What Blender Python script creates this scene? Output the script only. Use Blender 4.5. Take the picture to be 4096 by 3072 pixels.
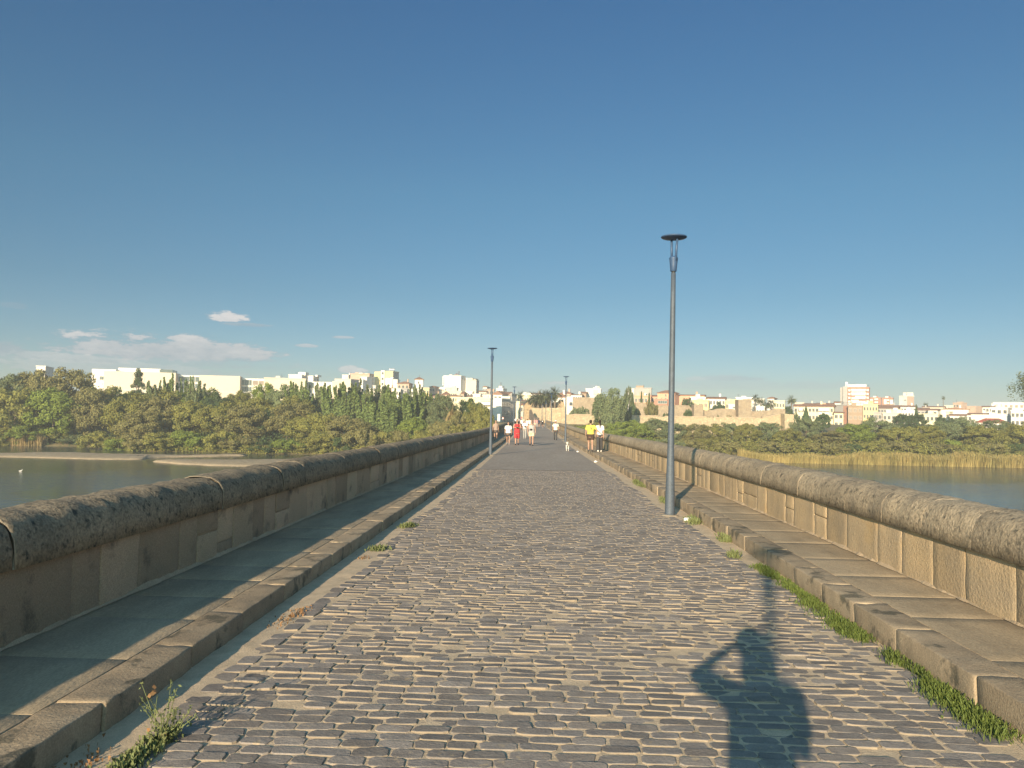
import bpy, bmesh, math, random
import numpy as np
from mathutils import Vector, Matrix, noise, Euler

for o in list(bpy.data.objects): bpy.data.objects.remove(o)
SC = bpy.context.scene
COL = SC.collection
R = math.radians
rnd = random.Random(7)

# ------------------------------------------------------------------ camera
CAM_H = 1.75
F = 3100.0                                   # focal length in pixels of the 4096 wide photograph
cd = bpy.data.cameras.new('camera'); cam = bpy.data.objects.new('camera', cd); COL.objects.link(cam)
cd.sensor_width = 36; cd.lens = 36 * F / 4096; cd.clip_start = 0.02; cd.clip_end = 6000
CR = Matrix.Rotation(R(2.386), 4, 'Z') @ Matrix.Rotation(R(90 + 2.32), 4, 'X') @ Matrix.Rotation(R(1.0), 4, 'Z')
cam.matrix_world = Matrix.Translation((0, 0, CAM_H)) @ CR
SC.camera = cam
SC.render.resolution_x = 1024; SC.render.resolution_y = 768
CR3 = CR.to_3x3()

# ------------------------------------------------------------------ light
SUN_EL = 14.9
LD = Vector((4.92, 17.95, -4.94)).normalized()          # direction the light travels
sd = bpy.data.lights.new('sun', 'SUN'); sd.energy = 5.0; sd.angle = R(0.53); sd.color = (1.0, 0.80, 0.54)
sun = bpy.data.objects.new('sun', sd); COL.objects.link(sun)
sun.rotation_euler = LD.to_track_quat('-Z', 'Y').to_euler(); sun.location = (-20, -60, 30)

SC.view_settings.view_transform = 'Standard'; SC.view_settings.look = 'None'
SC.view_settings.exposure = 0.85; SC.view_settings.gamma = 1.0

def P(px, py, D):
    """point at distance Y=D whose direction is pixel (px,py) of the photograph"""
    v = CR3 @ Vector(((px - 2048) / F, (1536 - py) / F, -1.0))
    return Vector((v.x / v.y * D, D, CAM_H + v.z / v.y * D))
def TX(px, py=1664):
    v = CR3 @ Vector(((px - 2048) / F, (1536 - py) / F, -1.0)); return v.x / v.y

world = bpy.data.worlds.new('World'); SC.world = world; world.use_nodes = True
def build_world():
    nt = world.node_tree; N = nt.nodes; L = nt.links; N.clear()
    def nd(t, **k):
        n = N.new(t)
        for a, b in k.items(): setattr(n, a, b)
        return n
    def mth(op, a, b=None, c=None, clamp=False):
        n = nd('ShaderNodeMath', operation=op); n.use_clamp = clamp
        for i, v in enumerate((a, b, c)):
            if v is None: continue
            if isinstance(v, (int, float)): n.inputs[i].default_value = v
            else: L.new(v, n.inputs[i])
        return n.outputs[0]
    sky = nd('ShaderNodeTexSky'); sky.sky_type = 'NISHITA'; sky.sun_disc = False
    sky.sun_elevation = R(SUN_EL); sky.sun_rotation = math.atan2(-LD.x, -LD.y)
    sky.altitude = 200; sky.air_density = 1.0; sky.dust_density = 0.0; sky.ozone_density = 3.5
    geo = nd('ShaderNodeNewGeometry'); tc = nd('ShaderNodeTexCoord')
    sep = nd('ShaderNodeSeparateXYZ'); L.new(tc.outputs['Generated'], sep.inputs[0])
    X, Y, Z = sep.outputs
    az = mth('ARCTAN2', X, Y); el = mth('ARCSINE', Z)
    n1 = nd('ShaderNodeTexNoise'); n1.inputs['Scale'].default_value = 22; n1.inputs['Detail'].default_value = 6; n1.inputs['Roughness'].default_value = .6
    mp = nd('ShaderNodeMapping'); mp.inputs['Scale'].default_value = (1, 1, 3.2); L.new(tc.outputs['Generated'], mp.inputs[0]); L.new(mp.outputs[0], n1.inputs['Vector'])
    n2 = nd('ShaderNodeTexNoise'); n2.inputs['Scale'].default_value = 85; n2.inputs['Detail'].default_value = 8; n2.inputs['Roughness'].default_value = .65; L.new(mp.outputs[0], n2.inputs['Vector'])
    nz = mth('ADD', mth('MULTIPLY', n1.outputs[0], 1.3), mth('MULTIPLY', n2.outputs[0], .7))   # ~1.0 mean
    nz = mth('SUBTRACT', nz, 1.0)
    # sky colour graded by height: the bright low band toned down and towards teal
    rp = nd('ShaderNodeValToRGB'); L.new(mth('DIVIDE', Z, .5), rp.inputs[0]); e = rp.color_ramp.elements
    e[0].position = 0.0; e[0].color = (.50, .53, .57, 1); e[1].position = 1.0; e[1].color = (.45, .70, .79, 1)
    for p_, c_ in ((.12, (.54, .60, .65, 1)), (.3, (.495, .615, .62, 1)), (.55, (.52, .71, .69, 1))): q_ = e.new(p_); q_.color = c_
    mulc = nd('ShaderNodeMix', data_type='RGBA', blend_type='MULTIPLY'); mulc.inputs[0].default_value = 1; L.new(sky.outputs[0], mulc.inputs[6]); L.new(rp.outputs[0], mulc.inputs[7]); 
    # warm sky glow added round the sun (behind the camera) to lift the shade
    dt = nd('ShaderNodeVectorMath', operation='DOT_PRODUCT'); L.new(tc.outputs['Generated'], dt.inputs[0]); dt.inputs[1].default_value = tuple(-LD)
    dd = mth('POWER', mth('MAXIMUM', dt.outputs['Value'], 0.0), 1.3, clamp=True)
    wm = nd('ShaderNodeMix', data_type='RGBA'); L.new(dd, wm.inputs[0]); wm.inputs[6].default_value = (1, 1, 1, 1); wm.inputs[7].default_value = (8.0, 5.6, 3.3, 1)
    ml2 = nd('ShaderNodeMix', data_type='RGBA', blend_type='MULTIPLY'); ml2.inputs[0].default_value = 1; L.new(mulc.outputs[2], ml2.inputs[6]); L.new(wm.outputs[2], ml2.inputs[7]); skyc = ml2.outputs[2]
    # px, py, half width, half height, opacity, whiteness
    clouds = [(905, 1272, 85, 26, 1.0, 1.0), (985, 1300, 95, 10, .6, .1), (690, 1405, 460, 72, 1.0, .40), (880, 1432, 230, 42, .6, .05),
              (560, 1385, 160, 28, .5, .9), (1222, 1384, 60, 10, .7, .6), (1368, 1350, 58, 8, .7, .7), (20, 1400, 90, 38, .7, .05), (170, 1425, 140, 20, .7, .4),
              (330, 1440, 150, 22, .7, .5), (500, 1480, 520, 34, .5, .55), (1400, 1482, 75, 22, .8, .9), (2225, 1532, 70, 14, .7, .95), (2330, 1545, 90, 8, .5, .7),
              (2930, 1515, 160, 16, .55, .3), (2780, 1518, 40, 14, .5, .8), (2230, 1560, 260, 26, .45, .35), (60, 1225, 60, 16, .25, .1),
              (3020, 1545, 420, 26, .3, .4), (600, 1450, 560, 30, .4, .3)]
    acc = None; wacc = None
    for (px, py, hw, hh, op, wh) in clouds:
        v = P(px, py, 1000) - Vector((0, 0, CAM_H)); a0 = math.atan2(v.x, v.y); e0 = math.asin(v.normalized().z)
        u = mth('DIVIDE', mth('SUBTRACT', az, a0), hw / F); w = mth('DIVIDE', mth('SUBTRACT', el, e0), hh / F)
        # flatter bottoms: v is stretched below the middle
        w2 = mth('MAXIMUM', w, mth('MULTIPLY', w, -1.7))
        d = mth('ADD', mth('MULTIPLY', u, u), mth('MULTIPLY', w2, w2))
        m = mth('ADD', mth('SUBTRACT', 1.0, d), mth('MULTIPLY', nz, 2.1))
        m = mth('MULTIPLY', m, 1.9, clamp=True)
        m = mth('MULTIPLY', mth('MULTIPLY', m, m), op)
        top = mth('MULTIPLY', m, mth('ADD', mth('MULTIPLY', w, .35), wh - .05, clamp=True))
        acc = m if acc is None else mth('MAXIMUM', acc, m)
        wacc = top if wacc is None else mth('MAXIMUM', wacc, top)
    white = mth('ADD', wacc, mth('MULTIPLY', nz, .9), clamp=True)
    cc = nd('ShaderNodeMix', data_type='RGBA'); L.new(white, cc.inputs[0])
    cc.inputs[6].default_value = (2.7, 3.2, 3.7, 1); cc.inputs[7].default_value = (6.2, 5.9, 5.7, 1)
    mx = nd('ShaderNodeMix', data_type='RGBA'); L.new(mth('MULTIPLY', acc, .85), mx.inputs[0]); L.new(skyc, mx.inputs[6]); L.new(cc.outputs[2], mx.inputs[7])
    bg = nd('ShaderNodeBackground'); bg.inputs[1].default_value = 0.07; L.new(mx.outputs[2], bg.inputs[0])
    out = nd('ShaderNodeOutputWorld'); L.new(bg.outputs[0], out.inputs[0])
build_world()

# ------------------------------------------------------------------ materials
def mat(name, c1, c2=None, scale=3.0, rough=.85, bump=0.0, bscale=40.0, isl=0.0, obj=0.0, coord='Object', metal=0.0, c3=None, s3=1.0, t3=.55, fine=0.0, fscale=60, transl=0.0, spec=.3, w3=.08, stretch=None):
    m = bpy.data.materials.new(name); m.use_nodes = True
    nt = m.node_tree; N = nt.nodes; L = nt.links; b = N['Principled BSDF']
    tc = N.new('ShaderNodeTexCoord'); co = tc.outputs[coord] if coord != 'World' else N.new('ShaderNodeNewGeometry').outputs['Position']
    if stretch:
        mp = N.new('ShaderNodeMapping'); mp.inputs['Scale'].default_value = stretch; L.new(co, mp.inputs[0]); co = mp.outputs[0]
    if c2 is None: c2 = tuple(x * .75 for x in c1)
    def ns(s, d=5):
        n = N.new('ShaderNodeTexNoise'); n.inputs['Scale'].default_value = s; n.inputs['Detail'].default_value = d; n.inputs['Roughness'].default_value = .62
        L.new(co, n.inputs['Vector']); return n.outputs[0]
    def ramp(x, lo, hi):
        r = N.new('ShaderNodeMapRange'); r.inputs[1].default_value = lo; r.inputs[2].default_value = hi; L.new(x, r.inputs[0]); return r.outputs[0]
    def mix(f, a, c):
        x = N.new('ShaderNodeMix'); x.data_type = 'RGBA'
        if isinstance(f, float): x.inputs[0].default_value = f
        else: L.new(f, x.inputs[0])
        for i, v in ((6, a), (7, c)):
            if isinstance(v, tuple): x.inputs[i].default_value = (*v, 1)
            else: L.new(v, x.inputs[i])
        return x.outputs[2]
    col = mix(ramp(ns(scale), .35, .65), c1, c2)
    if c3: col = mix(ramp(ns(s3, 7), t3, t3 + w3), col, c3)
    mult = None
    def mul(fac_out, lo, hi):
        nonlocal mult
        r = N.new('ShaderNodeMapRange'); r.inputs[3].default_value = lo; r.inputs[4].default_value = hi; L.new(fac_out, r.inputs[0])
        if mult is None: mult = r.outputs[0]
        else:
            q = N.new('ShaderNodeMath'); q.operation = 'MULTIPLY'; L.new(mult, q.inputs[0]); L.new(r.outputs[0], q.inputs[1]); mult = q.outputs[0]
    if isl: mul(N.new('ShaderNodeNewGeometry').outputs['Random Per Island'], 1 - isl, 1 + isl)
    if obj: mul(N.new('ShaderNodeObjectInfo').outputs['Random'], 1 - obj, 1 + obj)
    if fine: mul(ramp(ns(fscale, 3), .3, .7), 1 - fine, 1 + fine)
    if mult is not None:
        h = N.new('ShaderNodeVectorMath'); h.operation = 'SCALE'; L.new(col, h.inputs[0]); L.new(mult, h.inputs['Scale']); col = h.outputs[0]
    L.new(col, b.inputs['Base Color'])
    b.inputs['Roughness'].default_value = rough; b.inputs['Metallic'].default_value = metal
    b.inputs['Specular IOR Level'].default_value = spec
    if bump:
        bp = N.new('ShaderNodeBump'); bp.inputs['Strength'].default_value = 1.0; bp.inputs['Distance'].default_value = bump
        L.new(ns(bscale, 6), bp.inputs['Height']); L.new(bp.outputs[0], b.inputs['Normal'])
    if transl:
        tr = N.new('ShaderNodeBsdfTranslucent'); L.new(col, tr.inputs[0]); mxs = N.new('ShaderNodeMixShader'); mxs.inputs[0].default_value = transl
        L.new(b.outputs[0], mxs.inputs[1]); L.new(tr.outputs[0], mxs.inputs[2]); L.new(mxs.outputs[0], N['Material Output'].inputs[0])
    return m

M = {}
M['sett'] = mat('sett_stone', (.205, .180, .165), (.275, .243, .218), 9, .85, .005, 38, isl=.20, coord='World', c3=(.36, .29, .21), s3=13, t3=.60, fine=.14, fscale=90, spec=.2)
M['sett_far'] = mat('sett_far', (.295, .250, .212), (.35, .30, .255), .35, .85, .006, 16, coord='World', c3=(.30, .255, .21), s3=.9, t3=.58, fine=.12, fscale=9, stretch=(1, .22, 1))
M['sett_side'] = mat('sett_side_dirt', (.33, .27, .20), (.24, .20, .155), 7, .95, .004, 60, coord='World')
M['sand'] = mat('joint_sand', (.62, .485, .34), (.47, .37, .26), 7, .95, .005, 70, coord='World', fine=.18, fscale=140)
M['gutter'] = mat('gutter_sand', (.48, .37, .255), (.37, .28, .19), 3.5, .95, .007, 55, coord='World', fine=.22, fscale=110)
M['kerb'] = mat('kerb_granite', (.38, .30, .21), (.28, .22, .155), 3.5, .9, .006, 50, isl=.10, coord='World', c3=(.13, .115, .085), s3=4, t3=.54, fine=.24, fscale=100)
M['slab'] = mat('pavement_slab', (.42, .33, .225), (.29, .23, .16), 1.6, .9, .008, 30, isl=.07, coord='World', c3=(.20, .165, .12), s3=2.6, t3=.60, w3=.16, fine=.20, fscale=60, stretch=(1.6, .5, 1))
M['coping'] = mat('coping_granite', (.42, .335, .235), (.30, .245, .18), 3.2, .95, .016, 30, isl=.10, coord='World', c3=(.13, .115, .09), s3=15, t3=.53, fine=.30, fscale=42, w3=.14)
M['mortar'] = mat('lime_mortar', (.45, .36, .26), (.37, .29, .21), 6, .95, .006, 60, coord='World', fine=.12)
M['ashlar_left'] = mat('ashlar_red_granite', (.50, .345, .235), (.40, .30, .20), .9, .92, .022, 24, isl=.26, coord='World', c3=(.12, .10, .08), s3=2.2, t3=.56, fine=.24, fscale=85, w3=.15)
M['coping_left'] = mat('coping_shaded_tone', (.31, .245, .17), (.20, .165, .12), 3.2, .95, .016, 30, isl=.10, coord='World', c3=(.06, .058, .05), s3=15, t3=.53, fine=.38, fscale=42, w3=.14)  # darker copy of coping: the left side's shade put into its colour
M['ashlar'] = mat('ashlar_granite', (.48, .355, .215), (.38, .295, .20), 1.6, .92, .010, 32, isl=.16, coord='World', c3=(.46, .31, .15), s3=1.2, t3=.60, fine=.20, fscale=85, w3=.15)
M['rubble'] = mat('fort_rubble', (.44, .355, .235), (.33, .265, .18), 1.2, .95, .06, 4, coord='World', c3=(.60, .48, .32), s3=2.2, t3=.56, fine=.22, fscale=6)
M['rubble2'] = mat('fort_rubble_brown', (.36, .285, .20), (.27, .215, .155), .9, .95, .06, 4, coord='World', c3=(.21, .155, .11), s3=1.6, t3=.58, fine=.2, fscale=6)
M['wedge'] = mat('wedge_dark', (.10, .085, .075), None, 2, .9)
M['rubble3'] = mat('ruin_rubble', (.42, .32, .20), (.29, .215, .135), .7, .95, .12, 3, coord='World', c3=(.20, .15, .10), s3=.9, t3=.56, fine=.28, fscale=4)
M['galv'] = mat('galvanised_steel', (.085, .108, .142), (.07, .088, .115), 12, .6, .001, 60, metal=.1, fine=.18, fscale=45, spec=.5)
M['lampblue'] = mat('lamp_head_paint', (.050, .095, .19), (.042, .08, .16), 8, .45, spec=.4)
M['concrete'] = mat('concrete', (.33, .28, .22), (.26, .22, .17), 6, .9, .004, 50, fine=.15)
M['earth'] = mat('earth', (.16, .14, .065), (.22, .175, .09), .08, .95, .2, .8, coord='World', c3=(.27, .22, .12), s3=.03, t3=.55)
M['gravel'] = mat('river_gravel', (.40, .315, .21), (.30, .235, .16), .9, .95, .12, 3.0, coord='World', fine=.3, fscale=5)
M['trunk'] = mat('bark', (.12, .095, .07), (.19, .16, .12), 3, .95, .02, 12)
def leafm(n, a, b, tr=.28): return mat(n, a, b, .7, .75, isl=.17, obj=.15, transl=tr, spec=.25)
M['l_olive'] = leafm('leaf_olive', (0.259, 0.244, 0.062), (0.185, 0.193, 0.054))
M['l_bright'] = leafm('leaf_bright', (0.222, 0.273, 0.049), (0.170, 0.222, 0.045))
M['l_dark'] = leafm('leaf_dark', (0.088, 0.130, 0.045), (0.066, 0.101, 0.038))
M['l_brown'] = leafm('leaf_brown', (0.252, 0.230, 0.087), (0.196, 0.185, 0.074))
M['l_grey'] = leafm('leaf_grey', (0.199, 0.230, 0.111), (0.148, 0.185, 0.088))
M['l_poplar'] = leafm('leaf_poplar', (0.207, 0.267, 0.082), (0.140, 0.193, 0.066))
M['l_palm'] = leafm('leaf_palm', (0.20, 0.225, 0.12), (0.15, 0.18, 0.09))
M['l_weed'] = mat('leaf_weed', (.17, .22, .055), (.11, .15, .04), 6, .7, isl=.3, transl=.35)
M['l_dry'] = mat('leaf_dry', (.32, .17, .08), (.22, .14, .07), 9, .85, isl=.35, transl=.2)
M['l_sage'] = mat('leaf_sage', (.22, .26, .11), (.17, .19, .08), 9, .8, isl=.25, transl=.3)
M['reed'] = mat('reed_blade', (.42, .33, .13), (.30, .255, .095), .25, .85, isl=.3, transl=.3, coord='World')
M['reed_tan'] = mat('reed_tan', (.38, .28, .13), (.28, .22, .10), .4, .85, isl=.3, transl=.3, coord='World')
M['white'] = mat('white_render', (.78, .745, .69), (.69, .655, .60), .25, .9, coord='World', fine=.07, fscale=.8, c3=(.56, .52, .46), s3=.5, t3=.60, w3=.12, stretch=(1, 1, .35))
M['cream'] = mat('cream_stone', (.66, .575, .46), (.62, .54, .435), .12, .9, coord='World', fine=.03, fscale=1.5)
M['yellow'] = mat('yellow_render', (.78, .63, .31), (.70, .57, .30), .3, .9, coord='World', fine=.04, fscale=.8)
M['pale'] = mat('pale_yellow_render', (.77, .69, .48), (.72, .64, .45), .3, .9, coord='World', fine=.04, fscale=.8)
M['pink'] = mat('pinkish_render', (.50, .36, .28), (.45, .33, .26), .3, .9, coord='World', fine=.05, fscale=.8)
M['salmon'] = mat('salmon_render', (.62, .36, .24), (.56, .33, .23), .5, .9, coord='World', fine=.06, fscale=.8)
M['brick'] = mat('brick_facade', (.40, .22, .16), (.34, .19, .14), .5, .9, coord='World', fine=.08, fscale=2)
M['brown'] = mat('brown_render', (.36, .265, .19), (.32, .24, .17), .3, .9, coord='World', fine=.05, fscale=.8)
M['grey'] = mat('grey_render_and_shade', (.40, .38, .36), (.35, .335, .32), .3, .9, coord='World', fine=.04, fscale=.8)  # real grey walls; on sunless sides of pale houses, shade as colour
M['tile'] = mat('roof_tile', (.30, .165, .11), (.22, .125, .09), 1.2, .9, .03, 3, coord='World', fine=.15, fscale=3)
M['redroof'] = mat('red_roof', (.36, .10, .07), (.30, .085, .06), 1, .8, coord='World')
M['glass'] = mat('window_glass', (.05, .06, .07), (.075, .085, .095), .6, .18, spec=.6)
M['glassg'] = mat('green_glazing', (.07, .10, .10), (.11, .14, .14), .4, .2, spec=.6, coord='World')
M['shutter'] = mat('shutter', (.30, .25, .20), (.24, .20, .17), 2, .8)
M['frame'] = mat('window_frame', (.62, .58, .52), None, 2, .7)
M['darkmetal'] = mat('dark_metal', (.06, .065, .075), None, 3, .5)
M['blue_sign'] = mat('billboard_blue', (.10, .15, .22), (.16, .21, .28), 1.2, .6, coord='World')
M['plain_white'] = mat('sign_white', (.8, .79, .76), (.76, .75, .72), 3, .5)
M['sign_red'] = mat('sign_red', (.55, .03, .03), None, 3, .5)
M['black'] = mat('black_plastic', (.02, .02, .022), None, 5, .45)

def water_mat():
    m = bpy.data.materials.new('river_water'); m.use_nodes = True; nt = m.node_tree; N = nt.nodes; L = nt.links; b = N['Principled BSDF']
    b.inputs['Base Color'].default_value = (.032, .046, .046, 1); b.inputs['Roughness'].default_value = .13; b.inputs['IOR'].default_value = 1.33
    g = N.new('ShaderNodeNewGeometry'); mp = N.new('ShaderNodeMapping'); mp.inputs['Scale'].default_value = (.8, 1.2, 1); L.new(g.outputs['Position'], mp.inputs[0])
    n = N.new('ShaderNodeTexNoise'); n.inputs['Scale'].default_value = .9; n.inputs['Detail'].default_value = 5; L.new(mp.outputs[0], n.inputs[0])
    n2 = N.new('ShaderNodeTexNoise'); n2.inputs['Scale'].default_value = .03; n2.inputs['Detail'].default_value = 3; L.new(mp.outputs[0], n2.inputs[0])
    mr = N.new('ShaderNodeMapRange'); mr.inputs[1].default_value = .40; mr.inputs[2].default_value = .62; mr.inputs[3].default_value = .05; mr.inputs[4].default_value = .24; L.new(n2.outputs[0], mr.inputs[0])
    bp = N.new('ShaderNodeBump'); bp.inputs['Distance'].default_value = .5; L.new(mr.outputs[0], bp.inputs['Strength']); L.new(n.outputs[0], bp.inputs['Height']); L.new(bp.outputs[0], b.inputs['Normal'])
    return m
M['water'] = water_mat()

# ------------------------------------------------------------------ mesh helpers
def link(o, parent=None):
    COL.objects.link(o)
    if parent is not None: o.parent = parent
    return o
def mesh(name, V, Fc, mats, mi=None, smooth=False):
    me = bpy.data.meshes.new(name); me.from_pydata(V, [], Fc)
    for m in (mats if isinstance(mats, (list, tuple)) else [mats]): me.materials.append(m)
    if mi is not None: me.polygons.foreach_set('material_index', mi)
    if smooth: me.polygons.foreach_set('use_smooth', [True] * len(me.polygons))
    me.update(); return me
def tag(o, label=None, cat=None, group=None, kind=None):
    if label: o['label'] = label
    if cat: o['category'] = cat
    if group: o['group'] = group
    if kind: o['kind'] = kind
    return o
def empty(name, loc, rz=0):
    o = bpy.data.objects.new(name, None); o.location = loc; o.rotation_euler = (0, 0, rz); o.empty_display_size = .3; COL.objects.link(o); return o
class MB:
    def __init__(s): s.V = []; s.F = []; s.m = []
    def add(s, V, Fc, mi=0):
        b = len(s.V); s.V += [tuple(v) for v in V]; s.F += [tuple(i + b for i in f) for f in Fc]; s.m += [mi] * len(Fc)
    def box(s, x0, x1, y0, y1, z0, z1, mi=0):
        s.add([(x, y, z) for z in (z0, z1) for y in (y0, y1) for x in (x0, x1)],
              [(0, 2, 3, 1), (4, 5, 7, 6), (0, 1, 5, 4), (2, 6, 7, 3), (0, 4, 6, 2), (1, 3, 7, 5)], mi)
    def tube(s, pts, rad, seg=10, mi=0, flat=1.0):
        pts = [Vector(p) for p in pts]; n = len(pts); base = len(s.V); up = None
        for i, p in enumerate(pts):
            d = (pts[min(i + 1, n - 1)] - pts[max(i - 1, 0)]).normalized()
            if up is None: up = Vector((0, 1, 0)) if abs(d.y) < .9 else Vector((1, 0, 0))
            a = d.cross(up).normalized(); b = d.cross(a).normalized(); up = -b if False else up
            for k in range(seg):
                t = 2 * math.pi * k / seg
                s.V.append(tuple(p + (a * math.cos(t) + b * math.sin(t) * flat) * rad[i]))
        for i in range(n - 1):
            for k in range(seg):
                q = (k + 1) % seg
                s.F.append((base + i * seg + k, base + i * seg + q, base + (i + 1) * seg + q, base + (i + 1) * seg + k)); s.m.append(mi)
        s.F.append(tuple(base + k for k in reversed(range(seg)))); s.F.append(tuple(base + (n - 1) * seg + k for k in range(seg))); s.m += [mi, mi]
    def ell(s, c, rx, ry, rz, seg=14, rg=9, mi=0):
        b = len(s.V)
        s.V.append((c[0], c[1], c[2] - rz))
        for i in range(1, rg):
            t = math.pi * i / rg
            for k in range(seg):
                a = 2 * math.pi * k / seg
                s.V.append((c[0] + rx * math.sin(t) * math.cos(a), c[1] + ry * math.sin(t) * math.sin(a), c[2] - rz * math.cos(t)))
        s.V.append((c[0], c[1], c[2] + rz)); e = len(s.V) - 1; n0 = len(s.F)
        for k in range(seg):
            q = (k + 1) % seg
            s.F.append((b, b + 1 + q, b + 1 + k))
            for i in range(rg - 2): s.F.append((b + 1 + i * seg + k, b + 1 + i * seg + q, b + 1 + (i + 1) * seg + q, b + 1 + (i + 1) * seg + k))
            s.F.append((e, b + 1 + (rg - 2) * seg + k, b + 1 + (rg - 2) * seg + q))
        s.m += [mi] * (len(s.F) - n0)
    def lathe(s, prof, seg=24, mi=0, c=(0, 0)):
        b = len(s.V)
        for (r, z) in prof:
            for k in range(seg):
                a = 2 * math.pi * k / seg; s.V.append((c[0] + r * math.cos(a), c[1] + r * math.sin(a), z))
        n = len(prof)
        for i in range(n - 1):
            for k in range(seg):
                q = (k + 1) % seg; s.F.append((b + i * seg + k, b + i * seg + q, b + (i + 1) * seg + q, b + (i + 1) * seg + k)); s.m.append(mi)
        s.F.append(tuple(b + k for k in reversed(range(seg)))); s.F.append(tuple(b + (n - 1) * seg + k for k in range(seg))); s.m += [mi, mi]
    def loft(s, rings, seg=16, mi=0):
        """rings: (cx,cy,cz,rx,ry)"""
        b = len(s.V)
        for (x, y, z, rx, ry) in rings:
            for k in range(seg):
                a = 2 * math.pi * k / seg; s.V.append((x + rx * math.cos(a), y + ry * math.sin(a), z))
        n = len(rings)
        for i in range(n - 1):
            for k in range(seg):
                q = (k + 1) % seg; s.F.append((b + i * seg + k, b + i * seg + q, b + (i + 1) * seg + q, b + (i + 1) * seg + k)); s.m.append(mi)
        s.F.append(tuple(b + k for k in reversed(range(seg)))); s.F.append(tuple(b + (n - 1) * seg + k for k in range(seg))); s.m += [mi, mi]
    def mesh(s, name, mats, smooth=False): return mesh(name, s.V, s.F, mats, s.m, smooth)
    def obj(s, name, mats, parent=None, smooth=False): return link(bpy.data.objects.new(name, s.mesh(name, mats, smooth)), parent)
def nz(x, y, z, s=1.0): return noise.noise((x * s, y * s, z * s))

# ------------------------------------------------------------------ bridge alignment
ZR = [(-40, 0), (12, 0), (30, -.09), (42, -.19), (55, -.27), (80, -.30), (105, -.26), (150, -.42), (200, -.50), (260, -.52)]
def zr(y):
    for (a, za), (b, zb) in zip(ZR, ZR[1:]):
        if y <= b:
            t = min(1, max(0, (y - a) / (b - a))); return za + (zb - za) * t
    return ZR[-1][1]
def cx(y):
    if y < 8: return 0.0
    if y < 24: return -.0145 * (y - 8) ** 2 / 32
    return -.0145 * (y - 16)
KL, KR, WL, WR = -2.36, 2.70, -3.54, 3.71        # kerb edges and parapet feet
KH_L, KH_R = .15, .19
Y0, Y1 = -32.0, 232.0

WATER_Z = -8.0
def shore(X):
    if X > 0: return 180 + 1.5 * math.sin(X * .05)
    return 175.5 + 1.2 * math.sin(X * .21) + 15 * max(0, min(1, (-X - 94) / 14))
def ground_z(X, Y):
    yb = shore(X)
    if Y < -70: return min(6, -8 + (-70 - Y) * .3)
    t = Y - yb
    pts = [(-9, -10.5), (0, -8.0), (3, -7.4), (8, -6.6), (20, -5.4), (60, -3.2), (100, -1.0), (250, 3), (500, 8), (1500, 14), (6000, 14)]
    z = pts[0][1]
    if t > pts[0][0]:
        for (a, za), (b, zb) in zip(pts, pts[1:]):
            if t <= b: z = za + (zb - za) * (t - a) / (b - a); break
    if Y > 222:
        w = max(0, min(1, (34 - abs(X - cx(Y))) / 14)) * min(1, (Y - 222) / 8)
        z = z * (1 - w) + max(z, -.62) * w
    return z

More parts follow.
